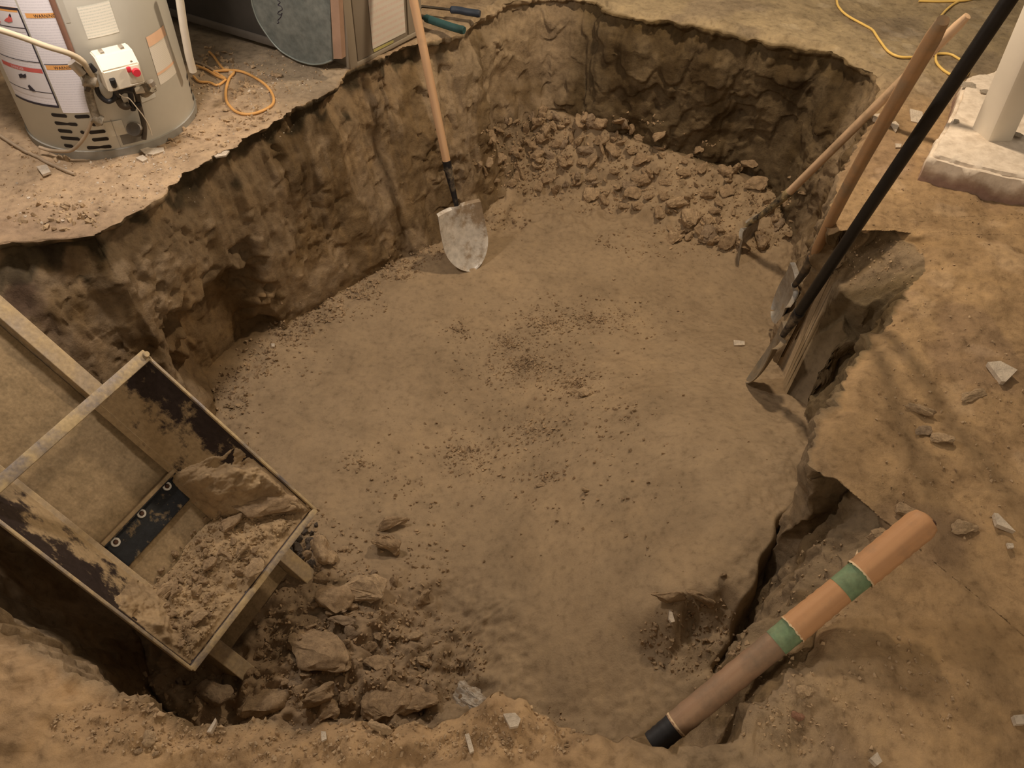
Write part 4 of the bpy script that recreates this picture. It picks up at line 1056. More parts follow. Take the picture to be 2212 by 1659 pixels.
def paper(name, base, ink, lines=60, amount=.35, coordscale=1):
    """printed label: rows of fine unreadable print"""
    m, nt, p = new_mat(name)
    t = nt.nodes.new('ShaderNodeUVMap'); sp = nt.nodes.new('ShaderNodeSeparateXYZ'); nt.links.new(t.outputs[0], sp.inputs[0])
    mm = nt.nodes.new('ShaderNodeMath'); mm.operation = 'MULTIPLY'; mm.inputs[1].default_value = lines; nt.links.new(sp.outputs[1], mm.inputs[0])
    fr = nt.nodes.new('ShaderNodeMath'); fr.operation = 'FRACT'; nt.links.new(mm.outputs[0], fr.inputs[0])
    row = nt.nodes.new('ShaderNodeMath'); row.operation = 'GREATER_THAN'; row.inputs[1].default_value = .55; nt.links.new(fr.outputs[0], row.inputs[0])
    mp = nt.nodes.new('ShaderNodeMapping'); mp.inputs['Scale'].default_value = (70, lines, 1); nt.links.new(t.outputs[0], mp.inputs[0])
    f = noise_tex(nt, 1.0, 1, .5, vec=mp.outputs[0]); wd = ramp(nt, f, [(.40, (0, 0, 0)), (.47, (1, 1, 1))])
    m2 = nt.nodes.new('ShaderNodeMath'); m2.operation = 'MULTIPLY'; nt.links.new(row.outputs[0], m2.inputs[0]); nt.links.new(wd, m2.inputs[1])
    m3 = nt.nodes.new('ShaderNodeMath'); m3.operation = 'MULTIPLY'; m3.inputs[1].default_value = amount; nt.links.new(m2.outputs[0], m3.inputs[0])
    nt.links.new(mix(nt, 'MIX', m3.outputs[0], base, ink), p.inputs['Base Color']); p.inputs['Roughness'].default_value = .5
    return m
M_pap = paper('white_printed_label', (.80, .78, .84), (.40, .40, .48), 110, .30)
M_pap2 = paper('cream_printed_label', (.78, .75, .66), (.45, .50, .45), 11, .45)
M_pap3 = paper('pale_printed_label', (.75, .70, .60), (.55, .45, .38), 30, .3)
M_pap4 = plain('label_white', (.72, .70, .74), .5, 0, .03)
M_org = plain('label_orange', (.80, .40, .13), .5, 0, .05)
M_orgp = plain('label_pale_orange', (.80, .52, .34), .5, 0, .05)
M_redp = plain('label_red', (.62, .13, .12), .5, 0, .08)
M_ink = plain('label_ink', (.035, .03, .045), .6, 0, .1)
heater = empty('water_heater', tuple(HC)); tag(heater, 'tall grey cylindrical gas water heater covered in warning labels', 'water heater')
def lathe(name, prof, mat, parent, n=72, ang=40):
    Vv, Ff = [], []
    for r, zz in prof:
        for k in range(n): Vv.append((r * math.cos(6.2831853 * k / n), r * math.sin(6.2831853 * k / n), zz))
    for i_ in range(len(prof) - 1):
        for k in range(n):
            k2 = (k + 1) % n; Ff.append((i_ * n + k, i_ * n + k2, (i_ + 1) * n + k2, (i_ + 1) * n + k))
    return mesh_obj(name, Vv, Ff, mat, parent, True, ang)
lathe('base_ring', [(HR - .02, .0), (HR + .004, .0), (HR + .005, .034), (HR - .004, .036)], M_ringb, heater)
lathe('jacket', [(HR - .004, .030), (HR, .036), (HR, 1.30), (HR - .02, 1.325), (0.001, 1.33)], M_jack, heater)
def cyl(px_, py_, rad=HR):
    d = ray(px_, py_); o_ = CP - HC; a = d[0] ** 2 + d[1] ** 2; b = 2 * (o_[0] * d[0] + o_[1] * d[1]); c = o_[0] ** 2 + o_[1] ** 2 - rad * rad
    ds = b * b - 4 * a * c
    t = (-b - math.sqrt(ds)) / (2 * a) if ds > 0 else -b / (2 * a)
    q = o_ + d * t; return math.atan2(q[1], q[0]), q[2]
def cpt(th, zz, off=.001): return ((HR + off) * math.cos(th), (HR + off) * math.sin(th), zz)
def patch(name, th0, th1, z0_, z1_, mat, off=.001, n=None, parent=None, shear=0):
    n = n or max(2, int(abs(th1 - th0) / .05) + 1); Vv = []
    for zz in (z0_, z1_):
        for k in range(n + 1): Vv.append(cpt(th0 + (th1 - th0) * k / n, zz, off))
    Ff = [(k, k + 1, n + 2 + k, n + 1 + k) for k in range(n)]
    o = mesh_obj(name, Vv, Ff, mat, parent or heater, True)
    uvl = o.data.uv_layers.new(name='UVMap')
    for lp in o.data.loops:
        i_ = lp.vertex_index; uvl.data[lp.index].uv = ((i_ % (n + 1)) / n, i_ // (n + 1))
    return o
def ctext(s_, th0, zz, h_, mat, off=.0016, parent=None, name='lettering', width=None):
    """flat lettering wrapped on the jacket"""
    cu = bpy.data.curves.new('t', 'FONT'); cu.body = s_; cu.size = 1; to = bpy.data.objects.new('t', cu); col.objects.link(to)
    dg = bpy.context.evaluated_depsgraph_get(); dg.update(); me = bpy.data.meshes.new_from_object(to.evaluated_get(dg))
    bpy.data.objects.remove(to); co = np.array([v.co for v in me.vertices])
    if len(co) == 0: return None
    wd_ = co[:, 0].max(); sx = (width / wd_) if width else h_
    for v in me.vertices:
        th = th0 + v.co.x * sx / HR; v.co = Vector(cpt(th, zz + v.co.y * h_, off))
    me.materials.append(mat); o = bpy.data.objects.new(name, me); col.objects.link(o); o.parent = parent or heater; return o
# where the printed columns stand, read off the jacket
thB, zB = cyl(125, 230); thB2, zT = cyl(43, 20)          # black line between the two label columns
thA = thB - .62                                          # outer left limit
thR, zR0 = cyl(193, 240); thR2, _z = cyl(118, 30)
thBm = (thB + thB2) / 2; thRm = thR2 + .02
zlow = cyl(125, 230)[1]
patch('label', thBm + .02, thRm - .012, zR0 - .004, 1.05, M_pap)
lb = patch('label', thA, thBm, zlow, 1.05, M_pap)
zt = zT
for (a, b, zz0, zz1) in ((thBm - .012, thBm + .004, zlow, zt), (thA, thBm, zlow - .004, zlow + .004), (thA, thBm, zt - .003, zt + .004)):
    patch('label_border', a, b, zz0, zz1, M_ink, .0020, parent=lb)
def zc(px_, py_): return cyl(px_, py_)[1]
hh = .013
for (px_, py_, a, b, mt, txt, tc) in ((85, 34, thBm + .05, thRm - .02, M_org, 'WARNING', M_ink), (125, 146, thBm + .04, thRm - .02, M_org, 'WARNING', M_ink),
                                     (20, 20, thA, thBm - .02, M_org, 'WARNING', M_ink), (60, 150, thA + .06, thBm - .02, M_redp, 'DANGER', M_pap4)):
    zz = zc(px_, py_); st = patch('label_header', a, b, zz - hh * .5, zz + hh * .55, mt, .0016, parent=lb)
    ctext(txt, a + (b - a) * .28, zz - hh * .32, hh * .95, tc, .0024, parent=lb)
for (px_, py_) in ((28, 58), (60, 132), (70, 195)):
    zz = zc(px_, py_); patch('label_rule', thA, thBm - .012, zz - .0012, zz + .0012, M_ink, .0018, parent=lb)
zz = zc(120, 139); patch('label_rule', thBm + .03, thRm - .012, zz - .001, zz + .001, M_ink, .0018, parent=lb)
# plain panels and small pictograms
zz = zc(75, 180); patch('label_panel', thA + .04, thBm - .02, zz - .045, zz + .038, M_pap4, .0014, parent=lb)
zz = zc(22, 45); patch('label_panel', thA + .04, thBm - .02, zz - .03, zz + .03, M_pap4, .0014, parent=lb)
def blob(pxs, mt):
    c = [cyl(*q) for q in pxs]; Vv = [cpt(th, z_, .0024) for th, z_ in c]; mesh_obj('pictogram', Vv, [tuple(range(len(Vv)))], mt, lb, False)
blob([(10, 44), (14, 39), (18, 37), (20, 31), (23, 29), (25, 35), (27, 40), (28, 46), (20, 48)], M_redp)
blob([(20, 32), (22, 28), (25, 33), (25, 37), (22, 36)], M_ink)
blob([(41, 160), (47, 158), (51, 161), (56, 158), (58, 164), (56, 168), (50, 167), (44, 168)], M_ink)
blob([(61, 185), (64, 182), (70, 188), (79, 197), (72, 197), (65, 192)], M_ink)
blob([(0, 44), (3, 46), (1, 49)], M_redp)
# brown capillary strip down to the gas valve
tube('copper_pipe', [np.array(cpt(thRm + .012, z_, .012)) for z_ in np.linspace(zc(155, 118) - .01, 1.25, 12)], .0085, M_brownp, heater, 10)
patch('jacket_seam', thRm + .055, thRm + .10, .45, 1.3, plain('seam_grey', (.46, .44, .38), .4, 0, .05), .0010)  # strip of darker grey along the seam
a0, zq0 = cyl(190, 84); a1, _z = cyl(258, 70); zq1 = zc(200, 12)
l2 = patch('label', a0, a1, zq0, zc(205, 8), M_pap2)
b0, zb0 = cyl(347, 186); b1, _z = cyl(382, 158); zb1 = zc(338, 78)
zb1 = zc(335, 78)
l3 = patch('label', b0, b1, zb0 + .004, zb1 + .01, M_pap3)
patch('label_header', b0, b1, zb1 - .020, zb1 + .012, M_orgp, .0016, parent=l3)
patch('label_header', b0, b1, zc(352, 153) - .004, zc(352, 153) + .004, M_orgp, .0016, parent=l3)
# combustion air louvres: stadium holes
def slot(px0, py0, px1, py1, hpx, parent=heater):
    t0, z0_ = cyl(px0, py0); t1, z1_ = cyl(px1, py1); zz = (z0_ + z1_) / 2; h_ = hpx
    Vv = [cpt((t0 + t1) / 2, zz, .0012)]; w2 = (t1 - t0) / 2; r_ = h_ / HR
    for k in range(28):
        a = 6.2831853 * k / 28; cx_ = max(0, abs(w2) - r_) * (1 if math.cos(a) > 0 else -1)
        Vv.append(cpt((t0 + t1) / 2 + cx_ + r_ * math.cos(a), zz + h_ * math.sin(a), .0012))
    mesh_obj('louvre_slot', Vv, [(0, 1 + k, 1 + (k + 1) % 28) for k in range(28)], M_slot, parent, True)
for (x0_, y0_, x1_, y1_) in ((111, 247, 145, 251), (161, 251, 194, 252), (118, 264, 168, 270), (198, 269, 222, 267), (125, 280, 157, 286), (192, 286, 228, 283),
                             (131, 296, 173, 301), (199, 302, 235, 299), (139, 314, 159, 316), (188, 319, 241, 316), (174, 286, 182, 285)):
    slot(x0_, y0_, x1_, y1_, .0062)
for (x0_, y0_) in ((404, 168), (409, 183), (413, 198), (417, 213), (421, 228)):
    t0, z0_ = cyl(x0_, y0_, HR); t0 = max(t0, -0.6); Vv = []
    patch('louvre_slot', t0 - .03, t0 + .12, z0_ - .006, z0_ + .006, M_slot, .0012)
# burner access: raised door plate and a flat grey patch for the opening
t0, z0_ = cyl(262, 302); t1, z1_ = cyl(312, 300); patch('access_opening', t0, t1, .045, zc(258, 293), M_slot if False else plain('grey_opening_patch', (.17, .155, .13), .7), .0015)
t0, _z = cyl(237, 300); t1, _z = cyl(276, 290); patch('access_door', t0, t1 - .01, zc(258, 293) + .002, zc(240, 262), plain('door_plate', (.62, .58, .48), .45), .0022)
t0, _z = cyl(236, 250); patch('door_edge', t0 - .004, t0 + .004, .04, zc(238, 258), plain('edge_grey', (.33, .31, .27), .6), .0022)
# gas control box
thV, zV = cyl(258, 150, HR + .07)
er = np.array([math.cos(thV), math.sin(thV), 0]); et = np.array([-math.sin(thV), math.cos(thV), 0]); ez = np.array([0, 0, 1.])
def fr_(off, zz, dth=0.0): return frame(np.array([0, 0, zz]) + er * (HR + off) + et * dth, et, -er, ez)     # x: to the right, y: into the jacket
sgn = 1
bm = bmesh.new(); Wd, Hb, Dp = .112, .098, .085
prof = [(0, -Hb / 2), (-Dp, -Hb / 2), (-Dp, Hb * .16), (-Dp * .58, Hb / 2), (0, Hb / 2)]     # (y, z) side outline with the chamfered top
va = [bm.verts.new((-Wd / 2, y_, z_)) for y_, z_ in prof]; vb = [bm.verts.new((Wd / 2, y_, z_)) for y_, z_ in prof]
bm.faces.new(va[::-1]); bm.faces.new(vb)
for k in range(5): bm.faces.new((va[k], va[(k + 1) % 5], vb[(k + 1) % 5], vb[k]))
bmesh.ops.recalc_face_normals(bm, faces=bm.faces)
bmesh.ops.bevel(bm, geom=list(bm.edges), offset=.004, segments=2, affect='EDGES')
bmesh.ops.transform(bm, matrix=fr_(.012, zV, 0), verts=bm.verts)
valve = bm_obj('gas_control_box', bm, M_valve, heater, True)
def vpart(name, lo, hi, mat, bev=.0015):
    bm = bmesh.new(); box_bm(bm, lo, hi, bev); bmesh.ops.transform(bm, matrix=fr_(.012, zV, 0), verts=bm.verts); return bm_obj(name, bm, mat, valve, True)
vpart('control_panel', (Wd * .12, -Dp - .002, -Hb * .40), (Wd * .47, -Dp + .004, Hb * .15), M_valve)
bm = bmesh.new(); bmesh.ops.create_cone(bm, cap_ends=True, segments=28, radius1=.0125, radius2=.0112, depth=.012, matrix=Matrix.Translation((Wd * .34, -Dp - .007, -Hb * .06)) @ Matrix.Rotation(math.pi / 2, 4, 'X'))
bmesh.ops.transform(bm, matrix=fr_(.012, zV, 0), verts=bm.verts); bm_obj('red_knob', bm, M_red, valve, True)
vpart('red_button', (Wd * .12, -Dp - .009, -Hb * .02), (Wd * .235, -Dp, Hb * .17), M_red, .004)
vpart('indicator_window', (Wd * .30, -Dp * .93, Hb * .20), (Wd * .36, -Dp * .86, Hb * .26), M_pipeg, .001)
vpart('bottom_handle', (Wd * .10, -Dp - .002, -Hb * .46), (Wd * .48, -Dp + .004, -Hb * .41), M_wpipe, .002)
for q in (-.25, .28): vpart('mounting_tab', (Wd * q - .006, -Dp * .5, Hb * .47), (Wd * q + .006, -Dp * .2, Hb * .56), M_alu, .001)
# pipework under and beside the box: built from jacket points
def jp(px_, py_, off): th, z_ = cyl(px_, py_, HR + off); return np.array(cpt(th, z_, off))
def jt(name, pts, rad, mat, off=.03, sides=10, smooth=True):
    P_ = [jp(a, b, c if len(q) > 2 else off) for q in pts for a, b, c in [(q + (off,))[:3]]]
    return tube(name, catmull(P_, 7) if smooth else P_, rad, mat, heater, sides)
jt('gas_pipe', [(176, 150), (190, 172), (192, 200), (200, 232), (212, 262), (216, 268)], .013, M_pipeg, .035, 14)
jt('union_nut', [(181, 168, .04), (206, 176, .04)], .026, M_pipeg, .04, 8, False)
jt('union_nut', [(186, 182, .04), (196, 186, .04)], .021, M_darkf, .04, 8, False)
jt('pipe_cap', [(200, 252, .035), (220, 262, .035)], .017, M_pipeg, .035, 10, False)
jt('shutoff_knob', [(156, 133, .05), (180, 158, .05)], .017, M_alu, .05, 12, False)
jt('black_lever', [(180, 142, .055), (188, 158, .055)], .007, M_blk, .05, 8, False)
jt('black_lever', [(193, 140, .055), (206, 154, .055)], .008, M_blk, .05, 8, False)
jt('clear_tube', [(153, 117, .08), (176, 130, .07), (190, 150, .06), (200, 165, .05), (209, 185, .045)], .0085, M_clr, .05, 10)
jt('pilot_hose', [(205, 176), (214, 204), (232, 219), (247, 212), (249, 196), (246, 180), (243, 172, .1)], .0075, M_blk, .045, 10)
jt('black_cable', [(242, 171, .105), (246, 182, .10), (250, 196, .06), (258, 206, .05)], .009, M_blk, .05, 8)
jt('burner_manifold', [(252, 196), (266, 190), (283, 192)], .016, M_blk, .045, 10)
jt('thermocouple_lead', [(276, 184), (282, 205), (284, 220), (288, 238)], .0085, M_blk, .035, 8)
jt('thermocouple_lead', [(286, 184), (296, 206), (300, 226), (306, 248), (312, 276), (311, 300)], .0085, M_darkf, .03, 8)
jt('lead_clamp', [(290, 229, .035), (303, 224, .035)], .010, M_blk, .035, 8, False)
jt('burner_elbow', [(254, 212), (262, 226), (272, 230), (280, 226)], .011, M_darkf, .035, 10)
jt('igniter_wire', [(252, 199, .06), (266, 209, .06), (279, 213, .06), (295, 232, .05), (309, 250, .04), (322, 272, .03), (328, 292, .02)], .0018, M_whitew, .05, 6)
jt('igniter_wire', [(306, 244, .04), (316, 262, .035), (323, 280, .03)], .0015, M_alu, .04, 6)
jt('viewing_port', [(296, 281, .0), (288, 279, .05)], .022, M_darkf, .03, 14, False)
jt('port_glass', [(300, 276, .03), (297, 275, .052)], .012, M_alu, .03, 12, False)
jt('drain_nipple', [(292, 196, .035), (312, 193, .045)], .0105, M_wpipe, .04, 12, False)
jt('drain_valve', [(310, 198, .02), (326, 186, .06)], .020, M_pipeg, .05, 12, False)
jt('drain_handle', [(324, 176, .07), (329, 184, .07)], .012, M_alu, .07, 8, False)
lathe_d = patch('drain_flange', *(sorted((cyl(303, 214)[0], cyl(334, 205)[0]))), zc(318, 216), zc(318, 196), M_jack, .004)
jt('knob_screw', [(331, 192, .06), (334, 196, .06)], .008, M_darkf, .06, 8, False)
# relief pipe on the right side
tube('relief_pipe', [np.array(at(387, -60, .0)) * 0 + np.array(on_ray(p_[0], p_[1], HC + np.array([HR * 1.02, .03, p_[2]]))) - HC for p_ in ((384, -30, .62), (397, 60, .45), (408, 120, .32), (417, 154, .24))], .013, M_wpipe, heater, 12)
M_drip = M_wpipe

# ================================================================== FURNACE AND RETURN DUCT
M_furn = plain('taupe_sheet_metal', (.265, .225, .175), .5, .1, .05, 5)
M_furn2 = plain('light_taupe_sheet_metal', (.33, .28, .215), .5, .1, .05, 5)
M_duct = muddy('grey_galvanised_sheet', (.13, .15, .145), (.23, .235, .21), .56, 8, .45, .2, .25)
M_duct2 = plain('dark_duct_sheet', (.055, .05, .045), .6, .1, .25, 6)
M_wstrip = plain('pinkish_wood_strip', (.36, .23, .16), .6, 0, .15, 12)
C0 = at(757, 149, 0.0); F1 = at(893, 78, 0.0); dxf = unit(F1 - C0); dyf = unit(np.cross(ez, dxf)); fl_w = float(np.linalg.norm(F1 - C0)) + .06
FM = frame(C0 + ez * .003, dxf, dyf, ez)
furn = empty('furnace', mat=FM); tag(furn, 'taupe sheet-metal furnace cabinet standing at the edge of the pit', 'furnace')
bm = bmesh.new(); box_bm(bm, (.0, .012, .0), (fl_w, .62, 1.15), .003); bm_obj('cabinet', bm, M_furn, furn, True)
bm = bmesh.new(); box_bm(bm, (.045, -.004, .012), (fl_w * .78, .014, 1.1), .004); bm_obj('access_panel', bm, M_furn, furn, True)
bm = bmesh.new(); box_bm(bm, (fl_w * .80, -.002, .012), (fl_w, .014, 1.1), .003); bm_obj('side_panel', bm, M_furn2, furn, True)
bm = bmesh.new(); box_bm(bm, (-.008, -.010, .0), (.036, .014, 1.15), .004); bm_obj('corner_flange', bm, M_furn2, furn, True)
bm = bmesh.new(); box_bm(bm, (-.006, -.008, -.004), (fl_w, .016, .012), .002); bm_obj('base_flange', bm, M_furn2, furn, True)
def fpx(px_, py_, y_=-.006):
    P1 = C0 + dyf * y_; d = ray(px_, py_); t = ((P1 - CP) @ dyf) / (d @ dyf); q = CP + d * t - C0; return q @ dxf, q[2] - .003
M_rec = paper('maintenance_record_sheet', (.66, .60, .52), (.62, .16, .14), 30, .16)
c = [fpx(805, 106), fpx(876, 70), fpx(874, 0), fpx(795, 0)]
u0_, u1_ = c[0][0], c[1][0]; zl0 = (c[0][1] + c[1][1]) / 2 - .0
o = mesh_obj('paper_record', [(u0_, -.0065, c[0][1]), (u1_, -.0065, c[1][1]), (u1_, -.0065, .75), (u0_, -.0065, .75)], [(0, 1, 2, 3)], M_rec, furn, False)
uvl = o.data.uv_layers.new(name='UVMap')
for k, uvv in enumerate(((0, 0), (1, 0), (1, 1), (0, 1))): uvl.data[k].uv = uvv
c = [fpx(808, 113), fpx(850, 92), fpx(850, 86), fpx(806, 107)]
mesh_obj('yellow_sticker', [(q[0], -.0062, q[1]) for q in c], [(0, 1, 2, 3)], plain('yellow_sticker', (.44, .40, .15), .5), furn, False)
# return duct: dark box and the grey sheet in front of it
G0, G1 = at(398, 50, .03), at(716, 146, .03); gx = unit(G1 - G0); gy = np.array([-gx[1], gx[0], 0]); 
if gy[1] < 0: gy = -gy
duct = empty('return_duct', mat=frame(G0, gx, gy, ez)); tag(duct, 'dark sheet-metal return duct with a grey rounded sheet and marker scrawl beside the furnace', 'duct')
Lg = float(np.linalg.norm(G1 - G0))
bm = bmesh.new(); box_bm(bm, (-.5, .03, .02), (Lg * 1.0, .45, 1.0), .006); bm_obj('duct_body', bm, M_duct2, duct, True)
def gpx(px_, py_, y_=0.0):
    P1 = G0 + gy * y_; d = ray(px_, py_); t = ((P1 - CP) @ gy) / (d @ gy); q = CP + d * t - G0; return q @ gx, q[2]
ol = [gpx(*q) for q in ((712, -60), (716, 60), (719, 129), (700, 136), (678, 138), (662, 135), (646, 130), (628, 121), (609, 109), (592, 92), (578, 73), (566, 55), (557, 38), (550, 18), (546, 0), (540, -60))]
bm = bmesh.new(); f0 = [bm.verts.new((a, -.004, b)) for a, b in ol]; f1_ = [bm.verts.new((a, .012, b)) for a, b in ol]
bm.faces.new(f0); bm.faces.new(f1_[::-1])
for k in range(len(ol)): bm.faces.new((f0[k], f1_[k], f1_[(k + 1) % len(ol)], f0[(k + 1) % len(ol)]))
bmesh.ops.recalc_face_normals(bm, faces=bm.faces); bm_obj('rounded_sheet', bm, M_duct, duct)
tube('sheet_edge', catmull([(a, -.006, b) for a, b in ol[2:]], 4), .0035, plain('sheet_edge_metal', (.26, .29, .27), .4, .3), duct, 8)
scr = [(601, 0), (607, 4), (602, 10), (609, 13), (611, 20), (604, 24), (602, 29), (608, 31), (611, 27), (608, 36), (602, 43), (604, 48), (600, 50)]
tube('marker_scrawl', catmull([(gpx(*q)[0], -.0045, gpx(*q)[1]) for q in scr], 5), .0016, M_ink, duct, 6)
ws = [gpx(708, -60, -.02), gpx(726, -60, -.02), gpx(737, 128, -.02), gpx(719, 128, -.02)]
for nm, yy0, yy1 in (('wood_strip', -.015, .010),):
    v8 = [(a, yy0, b) for a, b in ws] + [(a, yy1, b) for a, b in ws]
    mesh_obj(nm, v8, [(0, 1, 2, 3), (7, 6, 5, 4), (0, 4, 5, 1), (1, 5, 6, 2), (2, 6, 7, 3), (3, 7, 4, 0)], M_wstrip, duct, False)
bm = bmesh.new(); box_bm(bm, (-.5, .02, 0), (Lg * .97, .10, .03), .004); bm_obj('base_sill', bm, plain('dark_sill', (.10, .085, .07), .8), duct, True)

# ================================================================== COLUMN ON ITS FOOTING
M_foot = None
m, nt, p = new_mat('limewashed_brick_footing')
tc = nt.nodes.new('ShaderNodeTexCoord'); sp = nt.nodes.new('ShaderNodeSeparateXYZ'); nt.links.new(tc.outputs['Object'], sp.inputs[0])
nf = noise_tex(nt, 9, 7, .6); ad = nt.nodes.new('ShaderNodeMath'); ad.operation = 'MULTIPLY_ADD'; ad.inputs[1].default_value = .11; nt.links.new(nf, ad.inputs[0]); nt.links.new(sp.outputs[2], ad.inputs[2])
cz = ramp(nt, ad.outputs[0], [(.085, (.30, .19, .145)), (.105, (.42, .31, .23)), (.13, (.80, .70, .58))])
nf2 = noise_tex(nt, 30, 6, .65); cz = mix(nt, 'MULTIPLY', .7, cz, ramp(nt, nf2, [(.3, (.62, .58, .54)), (.6, (1, 1, 1))]))
nt.links.new(cz, p.inputs['Base Color']); p.inputs['Roughness'].default_value = .85; bump(nt, p, nf2, .6, .004)
M_foot = m
FZ = .10
top = [at(2092, 162, FZ), at(2075, 215, FZ), at(2052, 262, FZ), at(2030, 300, FZ), at(2012, 338, FZ), at(2100, 362, FZ), at(2220, 388, FZ), at(2330, 405, FZ), at(2420, 330, FZ), at(2400, 230, FZ), at(2250, 140, FZ), at(2160, 150, FZ)]
cc_ = sum(top) / len(top); bm = bmesh.new()
tv = [bm.verts.new((q[0], q[1], FZ)) for q in top]; bv = [bm.verts.new(((q[0] - cc_[0]) * 1.03 + cc_[0], (q[1] - cc_[1]) * 1.06 + cc_[1], -.04)) for q in top]
bm.faces.new(tv); 
for k in range(len(top)): bm.faces.new((tv[k], bv[k], bv[(k + 1) % len(top)], tv[(k + 1) % len(top)]))
bmesh.ops.recalc_face_normals(bm, faces=bm.faces)
bmesh.ops.bevel(bm, geom=[e for e in bm.edges if abs(e.verts[0].co.z - e.verts[1].co.z) < .001 and e.verts[0].co.z > .05], offset=.012, segments=2, affect='EDGES')
bmesh.ops.triangulate(bm, faces=bm.faces)
for k in range(5): bmesh.ops.subdivide_edges(bm, edges=[e for e in bm.edges if e.calc_length() > .012], cuts=1)
bmesh.ops.triangulate(bm, faces=bm.faces); bm.normal_update()
co = np.array([v.co for v in bm.verts]); no = np.array([v.normal for v in bm.verts]); dd = .010 * fbm(co, .14, 4, 301) + .006 * terrace(fbm(co, .06, 3, 303) * .5 + .5, 3, .2)
for v, c, nn, d_ in zip(bm.verts, co, no, dd): v.co = Vector(c + nn * d_)
ft = bm_obj('footing', bm, M_foot, None, True, 60); tag(ft, 'whitewashed masonry footing block under the white column', 'footing')
for (a_, b_, s_) in ((2092, 185, 44), (2130, 200, 36), (2065, 262, 26), (2195, 290, 50)):
    q = at(a_, b_, FZ + .012); rk = bpy.data.objects.new('plaster_lump', me_variant(ROCKS[(a_ + 3) % 14], M_white)); col.objects.link(rk); sz = s_ * float((q - CP) @ FW) / F
    rk.scale = (sz, sz * .8, sz * .45); rk.location = tuple(q); rk.rotation_euler = (.2, .1, a_)
    tag(rk, {2092: 'white plaster lump at the far left corner of the footing', 2130: 'white plaster lump against the far side of the column foot', 2065: 'small plaster lump on the left edge of the footing', 2195: 'plaster lump right of the column foot'}[a_], 'plaster lump')
M_col = plain('white_painted_column', (.86, .80, .69), .45, 0, .04, 6)
q0 = at(2140, 296, FZ); q1 = on_ray(2262, 20, q0 + ez * .5); azz = unit(q1 - q0); axx = unit(np.cross(unit(np.array([-.25, .97, 0])), azz)); ayy = np.cross(azz, axx)
colm = empty('column', mat=frame(q0 - azz * .01, axx, ayy, azz)); tag(colm, 'white painted square column standing on the footing at the right edge', 'column')
bm = bmesh.new(); box_bm(bm, (-.052, -.05, 0), (.052, .05, 2.0), .014); bm_obj('shaft', bm, M_col, colm, True)
bm = bmesh.new(); bmesh.ops.create_cone(bm, cap_ends=True, segments=12, radius1=.008, radius2=.008, depth=.006, matrix=Matrix.Translation((.01, -.052, .30)) @ Matrix.Rotation(math.pi / 2, 4, 'X')); bm_obj('nail_hole', bm, M_rust, colm, True)

# ================================================================== CABLES
M_ycab = plain('yellow_cable_jacket', (.80, .55, .16), .45, 0, .08, 20)
M_ocab = plain('orange_cable_jacket', (.66, .36, .12), .5, 0, .12, 20)
M_bcab = plain('tan_cable_jacket', (.38, .29, .20), .6, 0, .15, 20)
def ground_cable(name, pts, rad, mat, label, lifts=None, cat='cable'):
    P_ = []
    for k, q in enumerate(pts):
        p, n = hit(q[0], q[1]); lf = q[2] if len(q) > 2 else 0
        P_.append(at(q[0], q[1], p[2] + rad + .001 + lf))
    path = catmull(P_, 8)
    for k in range(len(path)):
        g_, _n = drop(path[k][0], path[k][1]); path[k][2] = max(path[k][2], g_[2] + rad)
    return tag(tube(name, path, rad, mat, None, 10), label, cat)
ground_cable('cable', [(1806, -12), (1810, 12), (1828, 32), (1868, 55), (1885, 66), (1902, 90), (1920, 112), (1945, 123), (1978, 123), (2012, 120), (2030, 116), (2055, 118), (2076, 132), (2091, 148), (2090, 160), (2078, 167), (2058, 163), (2036, 150), (2023, 134), (2022, 116), (2030, 95), (2027, 55), (2035, 32), (2058, 10), (2090, -6)], .0055, M_ycab,
             'yellow extension cable snaking over the far right ledge behind the shovel handles')
ground_cable('cable', [(1985, 2), (2030, 3), (2085, 1), (2130, -6)], .0055, M_ycab, 'short straight run of yellow cable at the top edge right of the snaking one')
ground_cable('cable', [(424, 142), (445, 150), (470, 165), (487, 170), (470, 160), (462, 155), (490, 152), (520, 154), (548, 166), (575, 185), (590, 208), (588, 226), (565, 240), (535, 247), (508, 240), (490, 220), (488, 195), (495, 170), (505, 155), (482, 148), (462, 122), (452, 112)], .0052, M_ocab,
             'orange cable coiled in a loop on the ledge right of the water heater')
ground_cable('cable', [(418, 165), (430, 176), (452, 178), (470, 184), (488, 172)], .0048, M_ocab, 'second strand of orange cable behind the heater foot')
ground_cable('cable', [(418, 132), (440, 140), (462, 152), (478, 166)], .0045, M_bcab, 'tan wire between the heater and the coiled orange cable')
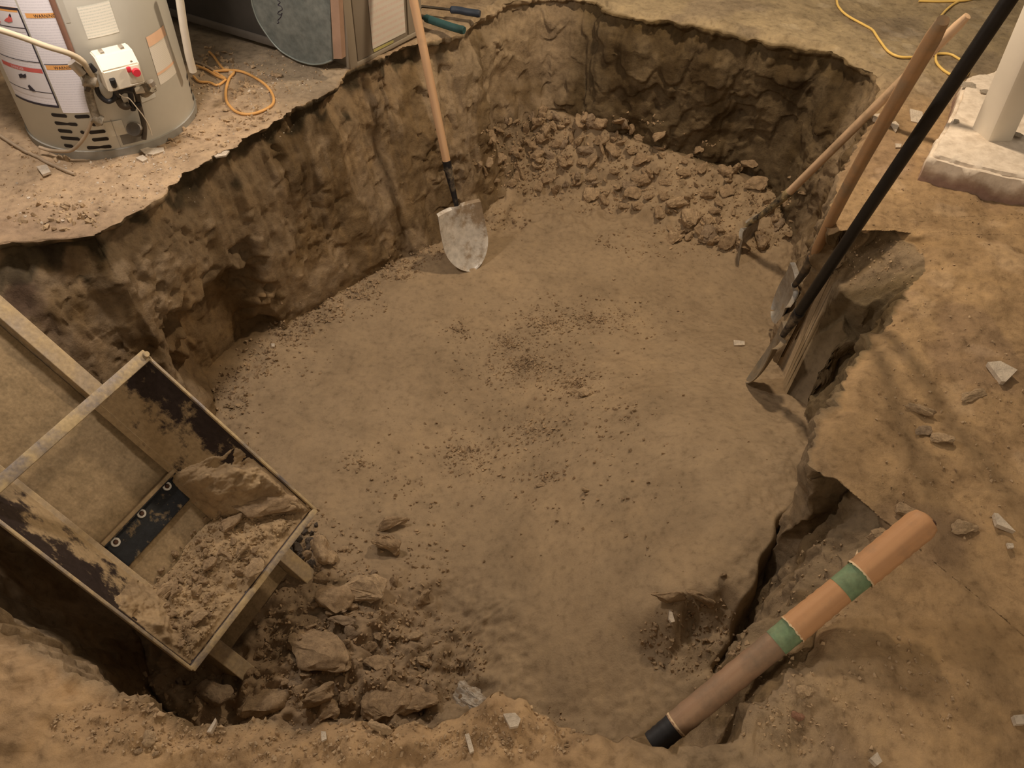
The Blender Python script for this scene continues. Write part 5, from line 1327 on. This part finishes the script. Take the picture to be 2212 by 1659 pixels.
ground_cable('hose', [(-10, 286), (20, 306), (60, 330), (100, 350), (150, 372), (162, 376)], .0055, M_bcab, 'tan hose lying on the dirt in front of the water heater', cat='hose')
# clear tube that sags in front of the heater
pts = [np.array(jp(-40, 52, .18)), np.array(jp(40, 78, .14)), np.array(jp(100, 100, .12)), np.array(jp(150, 116, .10)), np.array(jp(182, 136, .07))]
tag(tube('hose', catmull([q + HC for q in pts], 10), .0085, M_clr, None, 12), 'yellowed clear plastic tube hanging across the heater labels', 'hose')
pts = [jp(199, 258, .03), jp(188, 286, .03), jp(172, 310, .03), jp(150, 326, .025), jp(110, 325, .022), jp(85, 318, .03)]
tag(tube('hose', catmull([q + HC for q in pts], 10), .0058, M_bcab, None, 10), 'thin tan tube curving down over the heater louvres', 'hose')

# ================================================================== LONG-HANDLED PLIERS
M_grip1 = plain('navy_grip', (.030, .042, .065), .55, 0, .2, 20)
M_grip2 = plain('teal_grip', (.030, .085, .085), .55, 0, .2, 20)
def gp(px_, py_, h_=.02): p, n = hit(px_, py_); return at(px_, py_, max(p[2], -.06) + h_)
g0 = at(890, 26, .03)
pl = empty('pliers', tuple(g0)); tag(pl, 'pair of open long-handled pliers with navy and teal grips by the pit corner', 'pliers')
tube('jaw', [np.array(at(872, 24, .03)) - g0, np.array(at(893, 26, .03)) - g0], [.006, .014], M_darkf, pl, 10)
tube('arm', [np.array([0, 0, 0]), at(912, 14, .035) - g0, at(975, 21, .035) - g0], [.008, .006, .006], M_darkf, pl, 10)
tube('arm', [np.array([0, 0, 0]), at(905, 34, .03) - g0, at(922, 41, .03) - g0], [.008, .008, .009], M_darkf, pl, 10)
tube('grip', catmull([at(972, 21, .035) - g0, at(990, 22, .035) - g0, at(1010, 26, .035) - g0, at(1037, 30, .035) - g0], 6), [.009] + [.016] * 16 + [.017, .014], M_grip1, pl, 14)
tube('grip', catmull([at(916, 38, .03) - g0, at(945, 48, .03) - g0, at(975, 58, .03) - g0, at(1003, 66, .03) - g0], 6), [.010] + [.017] * 16 + [.018, .015], M_grip2, pl, 14)
